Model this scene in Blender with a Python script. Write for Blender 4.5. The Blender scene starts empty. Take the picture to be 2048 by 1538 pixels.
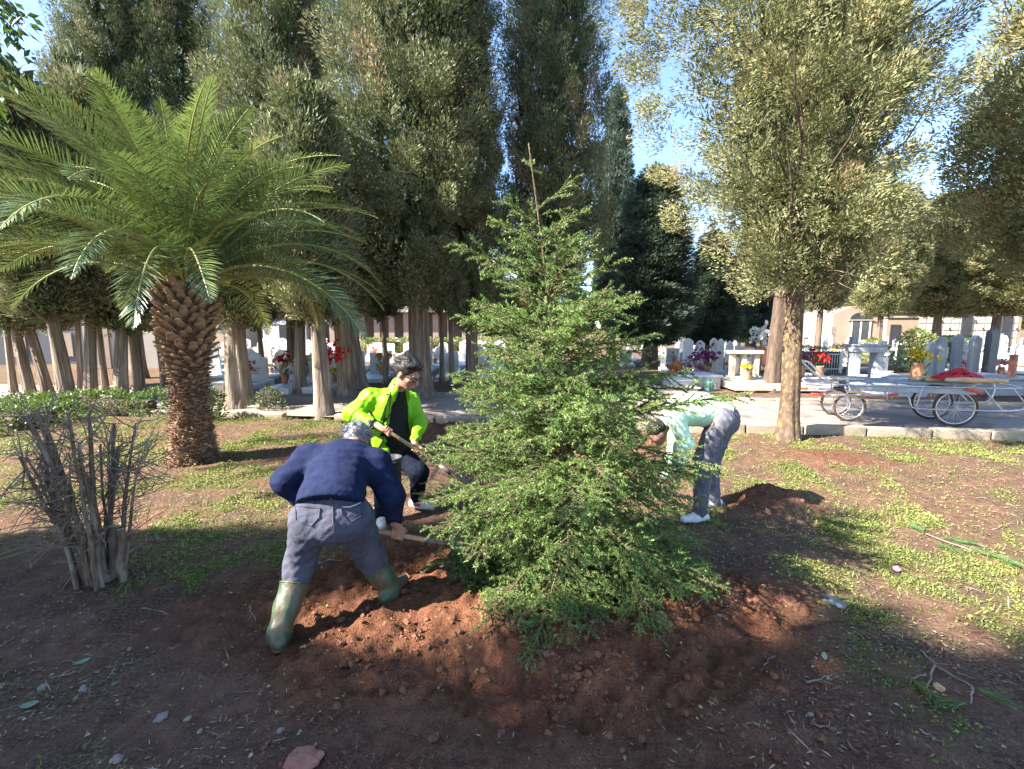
import bpy, math, random
import numpy as np

# ------------------------------------------------------------------ camera, sky, sun, exposure
SC = bpy.context.scene
COL = SC.collection
F_PX, CAM_H, HORIZON = 900.0, 1.85, 655.0
PITCH = math.atan((769.0 - HORIZON) / F_PX)
cam_data = bpy.data.cameras.new('camera')
cam_data.sensor_width = 36.0
cam_data.lens = F_PX / 2048.0 * 36.0
cam_data.clip_start = 0.05
cam_data.clip_end = 2000.0
cam = bpy.data.objects.new('camera', cam_data)
COL.objects.link(cam)
cam.location = (0, 0, CAM_H)
cam.rotation_euler = (math.radians(90) - PITCH, 0, 0)
SC.camera = cam

SUN_EL = math.radians(39)
SUN_X, SUN_Y = -0.94, -0.34            # horizontal direction towards the sun
world = bpy.data.worlds.new('World')
SC.world = world
world.use_nodes = True
wn = world.node_tree.nodes
wl = world.node_tree.links
wn.clear()
w_out = wn.new('ShaderNodeOutputWorld')
w_bg = wn.new('ShaderNodeBackground')
w_sky = wn.new('ShaderNodeTexSky')
w_sky.sky_type = 'NISHITA'
w_sky.sun_disc = False
w_sky.sun_elevation = SUN_EL
w_sky.sun_rotation = math.atan2(SUN_X, SUN_Y)
w_sky.altitude = 600
w_sky.air_density = 1.0
w_sky.dust_density = 0.5
w_sky.ozone_density = 3.0
w_bg.inputs['Strength'].default_value = 0.105
wl.new(w_sky.outputs[0], w_bg.inputs[0])
wl.new(w_bg.outputs[0], w_out.inputs[0])

sun_data = bpy.data.lights.new('sun', 'SUN')
sun_data.energy = 5.0
sun_data.angle = math.radians(0.55)
sun_data.color = (1.0, 0.93, 0.82)
sun = bpy.data.objects.new('sun', sun_data)
COL.objects.link(sun)
from mathutils import Vector, Matrix
_sd = Vector((SUN_X * math.cos(SUN_EL), SUN_Y * math.cos(SUN_EL), math.sin(SUN_EL))).normalized()
sun.rotation_euler = _sd.to_track_quat('Z', 'Y').to_euler()
sun.location = (-20, -8, 20)

SC.view_settings.view_transform = 'Standard'
SC.view_settings.look = 'None'
SC.view_settings.gamma = 1.0
SC.view_settings.exposure = 2.3
SC.view_settings.use_curve_mapping = False
SC.render.engine = 'CYCLES'
SC.cycles.use_denoising = True
SC.cycles.max_bounces = 6
SC.cycles.diffuse_bounces = 2
SC.cycles.glossy_bounces = 2
SC.cycles.transmission_bounces = 4
SC.cycles.caustics_reflective = False
SC.cycles.caustics_refractive = False

# ------------------------------------------------------------------ helpers
_cp, _sp = math.cos(PITCH), math.sin(PITCH)

def ray(u, v):
    a, b = (u - 1024.0) / F_PX, (769.0 - v) / F_PX
    return (a, _cp + b * _sp, -_sp + b * _cp)

def at(u, v, y):
    d = ray(u, v)
    t = y / d[1]
    return np.array((d[0] * t, y, CAM_H + d[2] * t))

def gp(u, v, z=0.0):
    d = ray(u, v)
    t = (z - CAM_H) / d[2]
    return np.array((d[0] * t, d[1] * t, z))

_ntab = np.random.default_rng(77).random((256, 256)).astype(np.float64)

def vnoise(x, y, s=0):
    x = np.asarray(x, dtype=np.float64) + s * 17.31
    y = np.asarray(y, dtype=np.float64) + s * 9.77
    xi = np.floor(x).astype(int); yi = np.floor(y).astype(int)
    fx = x - xi; fy = y - yi
    fx = fx * fx * (3 - 2 * fx); fy = fy * fy * (3 - 2 * fy)
    a = _ntab[xi & 255, yi & 255]; b = _ntab[(xi + 1) & 255, yi & 255]
    c = _ntab[xi & 255, (yi + 1) & 255]; d = _ntab[(xi + 1) & 255, (yi + 1) & 255]
    return (a * (1 - fx) + b * fx) * (1 - fy) + (c * (1 - fx) + d * fx) * fy

def fbm(x, y, s=0, o=4):
    r = 0.0; a = 0.5; f = 1.0; t = 0.0
    for i in range(o):
        r = r + a * vnoise(np.asarray(x) * f, np.asarray(y) * f, s + i)
        t += a; a *= 0.5; f *= 2.03
    return r / t

def sstep(a, b, x):
    t = np.clip((np.asarray(x, dtype=np.float64) - a) / (b - a), 0, 1)
    return t * t * (3 - 2 * t)

def nrm(v):
    v = np.asarray(v, dtype=np.float64)
    return v / (np.linalg.norm(v, axis=-1, keepdims=True) + 1e-12)

def frame_of(d):
    d = nrm(d)
    a = np.where(np.abs(d[..., 2:3]) > 0.95, np.array((1.0, 0, 0)), np.array((0.0, 0, 1.0)))
    x = nrm(np.cross(a, d)); y = np.cross(d, x)
    return x, y

_BOXC = np.array([(x, y, z) for x in (-1, 1) for y in (-1, 1) for z in (-1, 1)], dtype=float)

def rotz(a):
    c, s = math.cos(a), math.sin(a)
    return np.array(((c, -s, 0), (s, c, 0), (0, 0, 1.0)))

def euler(ax, ay, az):
    cx, sx, cy, sy = math.cos(ax), math.sin(ax), math.cos(ay), math.sin(ay)
    rx = np.array(((1, 0, 0), (0, cx, -sx), (0, sx, cx)))
    ry = np.array(((cy, 0, sy), (0, 1, 0), (-sy, 0, cy)))
    return rotz(az) @ ry @ rx

def _chamfer_faces():
    # vertex id = corner*3 + axis (the axis the vertex is kept at full extent)
    cid = lambda x, y, z: (x * 4 + y * 2 + z)
    faces = []
    for ax in range(3):
        o = [a for a in range(3) if a != ax]
        for s in (0, 1):
            q = []
            for (a, b) in ((0, 0), (1, 0), (1, 1), (0, 1)):
                c = [0, 0, 0]; c[ax] = s; c[o[0]] = a; c[o[1]] = b
                q.append(cid(*c) * 3 + ax)
            faces.append(q)
    for ax in range(3):
        o = [a for a in range(3) if a != ax]
        for a in (0, 1):
            for b in (0, 1):
                c0 = [0, 0, 0]; c0[o[0]] = a; c0[o[1]] = b
                c1 = list(c0); c1[ax] = 1
                k0, k1 = cid(*c0) * 3, cid(*c1) * 3
                faces.append([k0 + o[0], k1 + o[0], k1 + o[1], k0 + o[1]])
    tris = [[c * 3, c * 3 + 1, c * 3 + 2] for c in range(8)]
    return faces, tris
_CHQ, _CHT = _chamfer_faces()

class MB:
    """collects shapes; build() links them as one mesh object"""
    def __init__(s):
        s.v = []; s.f = []; s.n = 0; s.t = []
    def add(s, V, F, mat=0, smooth=False, tint=0.5):
        V = np.asarray(V, dtype=np.float64).reshape(-1, 3)
        F = np.asarray(F, dtype=np.int64)
        if len(V) == 0 or len(F) == 0:
            return s
        s.v.append(V)
        s.t.append(np.broadcast_to(np.asarray(tint, dtype=np.float64), (len(V),)))
        s.f.append((F + s.n, mat, smooth))
        s.n += len(V)
        return s
    def box(s, c, size, rot=None, mat=0, bev=0.0, tint=0.5):
        h = np.asarray(size, dtype=float) / 2
        if bev <= 0:
            V = _BOXC * h
            fs = [([0, 1, 3, 2], 0), ([4, 6, 7, 5], 0), ([0, 4, 5, 1], 0), ([2, 3, 7, 6], 0), ([0, 2, 6, 4], 0), ([1, 5, 7, 3], 0)]
            F = [f for f, _ in fs]
            if rot is not None: V = V @ np.asarray(rot).T
            s.add(V + np.asarray(c), F, mat, False, tint)
        else:
            bev = min(bev, float(h.min()) * 0.9)
            V = []
            for k in range(8):
                for ax in range(3):
                    p = _BOXC[k] * (h - bev); p = p.copy(); p[ax] = _BOXC[k][ax] * h[ax]
                    V.append(p)
            V = np.array(V)
            if rot is not None: V = V @ np.asarray(rot).T
            V = V + np.asarray(c)
            n0 = s.n
            s.add(V, _CHQ, mat, False, tint)
            s.f.append((np.array(_CHT) + n0, mat, False))
        return s
    def bar(s, p, q, w, t=None, mat=0, bev=0.0, tint=0.5):
        p = np.asarray(p, float); q = np.asarray(q, float)
        d = q - p; L = np.linalg.norm(d)
        x, y = frame_of(d)
        R = np.stack((x, y, d / L), axis=1)
        return s.box((p + q) / 2, (w, t or w, L), R, mat, bev, tint)
    def tube(s, pts, rad, sides=8, mat=0, smooth=True, cap=True, tint=0.5, wob=None):
        P = np.asarray(pts, float); n = len(P)
        r = np.broadcast_to(np.asarray(rad, float), (n,))
        T = np.gradient(P, axis=0); T = nrm(T)
        x0, _ = frame_of(T[0])
        X = np.zeros_like(P); x = x0
        for i in range(n):
            x = x - T[i] * np.dot(x, T[i]); x = x / (np.linalg.norm(x) + 1e-9); X[i] = x
        Yv = np.cross(T, X)
        a = np.linspace(0, 2 * math.pi, sides, endpoint=False)
        rr = r[:, None] * np.ones(sides)[None, :]
        if wob is not None: rr = rr * wob
        V = P[:, None, :] + (np.cos(a)[None, :, None] * X[:, None, :] + np.sin(a)[None, :, None] * Yv[:, None, :]) * rr[:, :, None]
        i = np.arange(n - 1)[:, None]; j = np.arange(sides)[None, :]; k = (j + 1) % sides
        F = np.stack((i * sides + j, i * sides + k, (i + 1) * sides + k, (i + 1) * sides + j), axis=-1).reshape(-1, 4)
        n0 = s.n
        s.add(V, F, mat, smooth, tint)
        if cap:
            s.f.append((np.arange(sides)[::-1][None, :] + n0, mat, False))
            s.f.append((np.arange(sides)[None, :] + n0 + (n - 1) * sides, mat, False))
        return s
    def lathe(s, prof, c=(0, 0, 0), sides=16, mat=0, smooth=True, rot=None, tint=0.5):
        pr = np.asarray(prof, float); n = len(pr)
        a = np.linspace(0, 2 * math.pi, sides, endpoint=False)
        V = np.stack((pr[:, 0:1] * np.cos(a), pr[:, 0:1] * np.sin(a), pr[:, 1:2] * np.ones(sides)), axis=-1).reshape(-1, 3)
        if rot is not None: V = V @ np.asarray(rot).T
        i = np.arange(n - 1)[:, None]; j = np.arange(sides)[None, :]; k = (j + 1) % sides
        F = np.stack((i * sides + j, i * sides + k, (i + 1) * sides + k, (i + 1) * sides + j), axis=-1).reshape(-1, 4)
        return s.add(V + np.asarray(c), F, mat, smooth, tint)
    def prism(s, poly, d0, d1, origin=(0, 0, 0), ex=(1, 0, 0), ey=(0, 0, 1), en=(0, 1, 0), mat=0, tint=0.5):
        poly = np.asarray(poly, float); n = len(poly)
        o = np.asarray(origin, float); ex = np.asarray(ex, float); ey = np.asarray(ey, float); en = np.asarray(en, float)
        base = o + poly[:, 0:1] * ex + poly[:, 1:2] * ey
        V = np.concatenate((base + en * d0, base + en * d1))
        n0 = s.n
        j = np.arange(n); k = (j + 1) % n
        s.add(V, np.stack((j, k, k + n, j + n), axis=-1), mat, False, tint)
        s.f.append((np.arange(n)[::-1][None, :] + n0, mat, False))
        s.f.append((np.arange(n)[None, :] + n0 + n, mat, False))
        return s
    def leaves(s, P, D, L, W, mat=0, tint=0.5, rng=None, fold=0.0, N=None):
        """one kite-shaped leaf per row: base P, direction D, length L, width W"""
        n = len(P)
        if n == 0: return s
        D = nrm(D)
        if N is None:
            N = rng.normal(size=(n, 3))
        X = nrm(np.cross(D, N)); Nn = np.cross(X, D)
        L = np.broadcast_to(np.asarray(L, float), (n,))[:, None]; W = np.broadcast_to(np.asarray(W, float), (n,))[:, None]
        mid = P + D * L * 0.45
        V = np.stack((P, mid + X * W / 2 + Nn * W * fold, P + D * L, mid - X * W / 2 + Nn * W * fold), axis=1).reshape(-1, 3)
        F = np.arange(4 * n).reshape(n, 4)
        t = np.repeat(np.broadcast_to(np.asarray(tint, float), (n,)), 4)
        return s.add(V, F, mat, False, t)
    def sprays(s, P, D, L, W, mat=0, tint=0.5, rng=None, N=None):
        n = len(P); D = nrm(D); X = nrm(np.cross(D, rng.normal(size=(n, 3)) if N is None else N)) * (W / 2)[:, None]
        V = np.stack((P - X, P + X, P + D * L[:, None]), axis=1).reshape(-1, 3)
        return s.add(V, np.arange(3 * n).reshape(n, 3), mat, False, np.repeat(np.broadcast_to(np.asarray(tint, float), (n,)), 3))
    def mesh(s, name, mats):
        me = bpy.data.meshes.new(name)
        V = np.concatenate(s.v) if s.v else np.zeros((0, 3))
        nl = sum(f.shape[0] * f.shape[1] for f, _, _ in s.f)
        npoly = sum(f.shape[0] for f, _, _ in s.f)
        me.vertices.add(len(V)); me.vertices.foreach_set('co', V.astype(np.float32).ravel())
        me.loops.add(nl); me.polygons.add(npoly)
        li = np.concatenate([f.ravel() for f, _, _ in s.f]).astype(np.int32)
        sizes = np.concatenate([np.full(f.shape[0], f.shape[1]) for f, _, _ in s.f]).astype(np.int32)
        starts = np.concatenate(([0], np.cumsum(sizes)[:-1])).astype(np.int32)
        me.loops.foreach_set('vertex_index', li)
        me.polygons.foreach_set('loop_start', starts)
        me.polygons.foreach_set('loop_total', sizes)
        me.polygons.foreach_set('material_index', np.concatenate([np.full(f.shape[0], m) for f, m, _ in s.f]).astype(np.int32))
        me.polygons.foreach_set('use_smooth', np.concatenate([np.full(f.shape[0], sm) for f, _, sm in s.f]).astype(bool))
        at_ = me.attributes.new('tint', 'FLOAT', 'POINT')
        at_.data.foreach_set('value', np.concatenate(s.t).astype(np.float32))
        for m in (mats if isinstance(mats, (list, tuple)) else [mats]):
            me.materials.append(m)
        me.update(calc_edges=True)
        return me
    def build(s, name, mats, parent=None):
        return link(name, s.mesh(name, mats), parent)

def link(name, data, parent=None):
    o = bpy.data.objects.new(name, data)
    COL.objects.link(o)
    if parent is not None: o.parent = parent
    return o

def tag(o, label=None, cat=None, group=None, kind=None):
    if label: o['label'] = label
    if cat: o['category'] = cat
    if group: o['group'] = group
    if kind: o['kind'] = kind
    return o

def thing(name, label, cat, loc=(0, 0, 0), rz=0.0, group=None):
    o = bpy.data.objects.new(name, None)
    COL.objects.link(o)
    o.location = tuple(float(c) for c in loc); o.rotation_euler = (0, 0, rz)
    return tag(o, label, cat, group)

_kids = {}
def copy_tree(o, parent=None):
    c = o.copy(); COL.objects.link(c); c.parent = parent
    for ch in list(o.children):
        if ch is not c:
            copy_tree(ch, c)
    return c

# ------------------------------------------------------------------ materials
def _n(nt, t, **kw):
    n = nt.nodes.new(t)
    for k, v in kw.items(): setattr(n, k, v)
    return n

def mat(name, c1, c2=None, scale=8.0, rough=0.8, bump=0.0, bscale=None, metal=0.0, spec=0.3, detail=5.0, stretch=None, c3=None, s3=1.5, contrast=(0.3, 0.7), coat=0.0):
    """noise-blended two (three) colour material with bump, in object space"""
    m = bpy.data.materials.new(name); m.use_nodes = True
    nt = m.node_tree; b = nt.nodes['Principled BSDF']
    b.inputs['Roughness'].default_value = rough
    b.inputs['Metallic'].default_value = metal
    b.inputs['Specular IOR Level'].default_value = spec
    if coat: b.inputs['Coat Weight'].default_value = coat
    tc = _n(nt, 'ShaderNodeTexCoord'); mp = _n(nt, 'ShaderNodeMapping')
    if stretch: mp.inputs['Scale'].default_value = stretch
    nt.links.new(tc.outputs['Object'], mp.inputs[0])
    if c2 is None: c2 = tuple(x * 0.8 for x in c1)
    no = _n(nt, 'ShaderNodeTexNoise'); no.inputs['Scale'].default_value = scale; no.inputs['Detail'].default_value = detail
    nt.links.new(mp.outputs[0], no.inputs['Vector'])
    cr = _n(nt, 'ShaderNodeValToRGB')
    cr.color_ramp.elements[0].position = contrast[0]; cr.color_ramp.elements[0].color = (*c1, 1)
    cr.color_ramp.elements[1].position = contrast[1]; cr.color_ramp.elements[1].color = (*c2, 1)
    nt.links.new(no.outputs['Fac'], cr.inputs[0])
    col = cr.outputs[0]
    if c3 is not None:
        n3 = _n(nt, 'ShaderNodeTexNoise'); n3.inputs['Scale'].default_value = s3; n3.inputs['Detail'].default_value = 6
        nt.links.new(mp.outputs[0], n3.inputs['Vector'])
        r3 = _n(nt, 'ShaderNodeValToRGB'); r3.color_ramp.elements[0].position = 0.5; r3.color_ramp.elements[1].position = 0.66
        nt.links.new(n3.outputs['Fac'], r3.inputs[0])
        mx = _n(nt, 'ShaderNodeMixRGB'); mx.inputs[2].default_value = (*c3, 1)
        nt.links.new(r3.outputs[0], mx.inputs[0]); nt.links.new(col, mx.inputs[1]); col = mx.outputs[0]
    nt.links.new(col, b.inputs['Base Color'])
    if bump:
        nb = _n(nt, 'ShaderNodeTexNoise'); nb.inputs['Scale'].default_value = bscale or scale * 3; nb.inputs['Detail'].default_value = 6
        nt.links.new(mp.outputs[0], nb.inputs['Vector'])
        bp = _n(nt, 'ShaderNodeBump'); bp.inputs['Strength'].default_value = bump; bp.inputs['Distance'].default_value = 0.02
        nt.links.new(nb.outputs['Fac'], bp.inputs['Height']); nt.links.new(bp.outputs[0], b.inputs['Normal'])
    return m

def leafmat(name, stops, rough=0.55, trans=0.3, tcol=(0.25, 0.4, 0.05), spec=0.35):
    """leaf colour runs through `stops` by the per-leaf tint attribute; part of the light passes through"""
    m = bpy.data.materials.new(name); m.use_nodes = True
    nt = m.node_tree; b = nt.nodes['Principled BSDF']; out = nt.nodes['Material Output']
    b.inputs['Roughness'].default_value = rough; b.inputs['Specular IOR Level'].default_value = spec
    a = _n(nt, 'ShaderNodeAttribute', attribute_name='tint')
    cr = _n(nt, 'ShaderNodeValToRGB')
    el = cr.color_ramp.elements
    while len(el) < len(stops): el.new(0.5)
    for e, (p, c) in zip(el, stops):
        e.position = p; e.color = (*c, 1)
    nt.links.new(a.outputs['Fac'], cr.inputs[0]); nt.links.new(cr.outputs[0], b.inputs['Base Color'])
    if trans > 0:
        tr = _n(nt, 'ShaderNodeBsdfTranslucent')
        mc = _n(nt, 'ShaderNodeMixRGB', blend_type='MIX'); mc.inputs[0].default_value = 0.5; mc.inputs[2].default_value = (*tcol, 1)
        nt.links.new(cr.outputs[0], mc.inputs[1]); nt.links.new(mc.outputs[0], tr.inputs[0])
        ms = _n(nt, 'ShaderNodeMixShader'); ms.inputs[0].default_value = trans
        nt.links.new(b.outputs[0], ms.inputs[1]); nt.links.new(tr.outputs[0], ms.inputs[2]); nt.links.new(ms.outputs[0], out.inputs[0])
    return m
# ------------------------------------------------------------------ ground
PATH_S = -0.12
def path_near(x): return 8.35 + PATH_S * x
def path_far(x): return 11.45 + PATH_S * x
SPRUCE = gp(1142, 1150)
M1 = gp(1535, 1012); M2 = gp(1640, 925); M3 = gp(905, 872); M4 = gp(800, 1085); M5 = gp(700, 1318); M6 = gp(1150, 1262)
M7 = gp(1330, 900)

def dugmask(x, y):
    n = fbm(x * 0.9, y * 0.9, 5, 3) - 0.5
    e = np.sqrt(((x - SPRUCE[0] + 0.45) / 2.05) ** 2 + ((y - SPRUCE[1] + 0.3) / 1.15) ** 2) + n * 0.7
    a = 1 - sstep(0.75, 1.15, e)
    for m, rx, ry in ((M1, .55, .35), (M2, 1.1, .7), (M3, 1.3, .7), (M7, .9, .7)):
        e2 = np.sqrt(((x - m[0]) / rx) ** 2 + ((y - m[1]) / ry) ** 2) + n * 1.2
        a = np.maximum(a, (1 - sstep(0.3, 1.2, e2)) * 0.9)
    # bare trodden soil towards the camera
    f = (1 - sstep(1.9, 2.7, y + n * 1.2)) * sstep(-1.4, -0.4, x + n) * (1 - sstep(0.9, 2.0, x + n * 1.5)) * 0.6
    return np.clip(np.maximum(a, f), 0, 1)

def H(x, y):
    x = np.asarray(x, float); y = np.asarray(y, float)
    pn, pf = path_near(x), path_far(x)
    lawn = 0.05 * (fbm(x * 0.55, y * 0.55, 1, 3) - 0.5) * 2 + 0.10 * sstep(1.0, -4.0, x) * sstep(4.5, 8.0, y)
    lawn = lawn + 0.022 * (fbm(x * 4.0, y * 4.0, 2, 3) - 0.5) * 2 * (1 - sstep(7, 14, y))
    d = dugmask(x, y)
    c1 = fbm(x * 5.5, y * 5.5, 3, 4); c2 = 1 - np.abs(2 * fbm(x * 11, y * 11, 8, 3) - 1)
    lawn = lawn + d * (0.14 * (c1 - 0.45) + 0.075 * (c2 - 0.75)) * (1 - sstep(7, 9, y))
    r = np.sqrt((x - SPRUCE[0]) ** 2 + (y - SPRUCE[1]) ** 2)
    lawn = lawn - 0.16 * (1 - sstep(0.25, 0.62, r)) + 0.07 * np.exp(-((r - 0.85) / 0.22) ** 2)
    for m, h, rx, ry in ((M1, .24, .42, .28), (M2, .10, .8, .5), (M3, .17, .8, .35), (M4, .10, .4, .25), (M5, .05, .6, .22), (M6, .08, .7, .2), (M7, .12, .6, .4)):
        lawn = lawn + h * np.exp(-(((x - m[0]) / rx) ** 2 + ((y - m[1]) / ry) ** 2) * 1.2)
    g = sstep(pn - 0.5, pn - 0.05, y)
    z = lawn * (1 - g) + np.minimum(lawn, 0.02) * g
    far = 0.13 + 0.04 * (fbm(x * 0.3, y * 0.3, 4, 2) - 0.5)
    k = sstep(pf - 0.1, pf + 0.3, y)
    return z * (1 - k) + far * k

def Hs(x, y): return float(H(np.array([x]), np.array([y]))[0])

def weedmask(x, y):
    n = fbm(x * 1.3, y * 1.3, 21, 4)
    n2 = fbm(x * 0.45, y * 0.45, 31, 2)
    right = sstep(0.8, 2.6, x - 0.15 * y) * sstep(2.6, 3.7, y + (x - 2) * 0.25)
    left = sstep(-0.9, -2.0, x) * sstep(2.2, 3.2, y)
    lawn = sstep(5.8, 6.8, y) * sstep(0.5, -1.2, x)
    base = 0.10 + 0.44 * np.maximum(right * 1.5, left * 0.6) + 0.30 * lawn + 0.36 * sstep(1.0, 1.9, np.abs(x + 0.1))
    w = sstep(0.62, 0.40, n * 0.75 + n2 * 0.25 + (0.55 - base) * 0.55)
    w = w * (0.10 + 0.90 * sstep(0.45, 0.62, fbm(x * 2.2, y * 2.2, 23, 4)))
    w = w * (1 - 0.97 * sstep(0.15, 0.5, dugmask(x, y)))
    w = np.where(y > path_near(x) - 0.1, 0, w)
    return w

def axis_grid(lo, hi, flo, fhi, fine, grow=1.13):
    a = list(np.arange(flo, fhi + 1e-6, fine))
    st = fine; p = flo; l = []
    while p > lo: st *= grow; p -= st; l.append(p)
    st = fine; p = a[-1]; r = []
    while p < hi: st *= grow; p += st; r.append(p)
    return np.array(l[::-1] + a + r)

gx = axis_grid(-600, 600, -3.6, 4.4, 0.031)
gy = axis_grid(-60, 900, 1.1, 5.6, 0.029, 1.10)
GX, GY = np.meshgrid(gx, gy, indexing='ij')
GZ = H(GX, GY)
V = np.stack((GX, GY, GZ), axis=-1).reshape(-1, 3)
nx, ny = len(gx), len(gy)
ii = np.arange(nx - 1)[:, None]; jj = np.arange(ny - 1)[None, :]
Fq = np.stack((ii * ny + jj, (ii + 1) * ny + jj, (ii + 1) * ny + jj + 1, ii * ny + jj + 1), axis=-1).reshape(-1, 4)

def ground_material():
    m = bpy.data.materials.new('soil'); m.use_nodes = True
    nt = m.node_tree; b = nt.nodes['Principled BSDF']
    b.inputs['Roughness'].default_value = 0.95; b.inputs['Specular IOR Level'].default_value = 0.1
    tc = _n(nt, 'ShaderNodeTexCoord')
    def noise(scale, det=6):
        n = _n(nt, 'ShaderNodeTexNoise'); n.inputs['Scale'].default_value = scale; n.inputs['Detail'].default_value = det
        nt.links.new(tc.outputs['Object'], n.inputs['Vector']); return n.outputs['Fac']
    def ramp(f, a, c1, b_, c2):
        r = _n(nt, 'ShaderNodeValToRGB'); e = r.color_ramp.elements
        e[0].position = a; e[0].color = (*c1, 1); e[1].position = b_; e[1].color = (*c2, 1)
        nt.links.new(f, r.inputs[0]); return r.outputs[0]
    def mix(f, a, b_):
        x = _n(nt, 'ShaderNodeMixRGB'); nt.links.new(f, x.inputs[0]); nt.links.new(a, x.inputs[1]); nt.links.new(b_, x.inputs[2]); return x.outputs[0]
    fresh = ramp(noise(14), 0.3, (0.118, 0.049, 0.029), 0.72, (0.225, 0.101, 0.056))
    dry = ramp(noise(9), 0.3, (0.125, 0.067, 0.046), 0.7, (0.235, 0.138, 0.096))
    litter = ramp(noise(60, 3), 0.45, (0.055, 0.038, 0.029), 0.66, (0.27, 0.19, 0.13))
    lf = ramp(noise(2.2), 0.42, (0, 0, 0), 0.62, (0.75, 0.75, 0.75))
    dry2 = mix(lf, dry, litter)
    a = _n(nt, 'ShaderNodeAttribute', attribute_name='tint')
    soil = mix(a.outputs['Fac'], dry2, fresh)
    g = _n(nt, 'ShaderNodeAttribute', attribute_name='moss')
    green = ramp(noise(35, 4), 0.35, (0.075, 0.088, 0.026), 0.7, (0.27, 0.24, 0.095))
    gm = _n(nt, 'ShaderNodeMath', operation='MULTIPLY'); gm.inputs[1].default_value = 0.55
    nt.links.new(g.outputs['Fac'], gm.inputs[0])
    col = mix(gm.outputs[0], soil, green)
    nt.links.new(col, b.inputs['Base Color'])
    b1 = _n(nt, 'ShaderNodeBump'); b1.inputs['Strength'].default_value = 1.0; b1.inputs['Distance'].default_value = 0.05
    nt.links.new(noise(26, 8), b1.inputs['Height'])
    b2 = _n(nt, 'ShaderNodeBump'); b2.inputs['Strength'].default_value = 1.0; b2.inputs['Distance'].default_value = 0.015
    nt.links.new(noise(140, 4), b2.inputs['Height']); nt.links.new(b1.outputs[0], b2.inputs['Normal'])
    nt.links.new(b2.outputs[0], b.inputs['Normal'])
    return m
M_soil = ground_material()
mb = MB(); mb.add(V, Fq, 0, True, dugmask(GX, GY).ravel())
gme = mb.mesh('ground', M_soil)
WM = weedmask(GX, GY)
farg = sstep(12.5, 15, GY) * sstep(0.42, 0.6, fbm(GX * 0.35, GY * 0.35, 40, 3)) * 0.8
ms_ = gme.attributes.new('moss', 'FLOAT', 'POINT'); ms_.data.foreach_set('value', np.maximum(WM * 0.8, farg).astype(np.float32).ravel())
tag(link('ground', gme), 'red brown soil with weeds and fallen litter', kind='structure')

# path and kerbs
M_path = mat('path_paving', (0.20, 0.165, 0.145), (0.30, 0.25, 0.22), 1.3, 0.9, 0.35, 45, c3=(0.15, 0.12, 0.10), s3=2.2)
mb = MB()
xs = np.linspace(-60, 60, 61)
P0 = np.stack((xs, path_near(xs) - 0.02, np.full(61, 0.095)), -1); P1 = np.stack((xs, path_far(xs) + 0.02, np.full(61, 0.095)), -1)
k = np.arange(60)
mb.add(np.concatenate((P0, P1)), np.stack((k, k + 1, k + 62, k + 61), -1))
tag(mb.build('path', M_path), 'pale worn cemetery path beyond the lawn', kind='structure')
M_kerb = mat('kerb_stone', (0.27, 0.22, 0.165), (0.38, 0.31, 0.235), 5, 0.9, 0.5, 40, c3=(0.17, 0.14, 0.09), s3=2.5)
rg = random.Random(4)
kerb = tag(link('kerb', None), 'row of worn stone kerb blocks edging the path', kind='structure')
for fn, sgn, top in ((path_near, -1, 0.185), (path_far, 1, 0.165)):
    x = -26.0
    while x < 24:
        L = rg.uniform(0.85, 1.05)
        if not (sgn < 0 and rg.random() < 0.06):
            xm = x + L / 2; w = rg.uniform(0.13, 0.16)
            b_ = MB().box((0, 0, 0), (L - 0.014, w, 0.36), euler(rg.uniform(-.03, .03), rg.uniform(-.012, .012), math.atan(PATH_S) + rg.uniform(-.012, .012)), 0, 0.018)
            o = b_.build('kerb_block', M_kerb, kerb)
            o.location = (xm, fn(xm) + sgn * 0.10 + rg.uniform(-.012, .012), top - 0.18 + rg.uniform(-.02, .008))
        x += L

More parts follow.
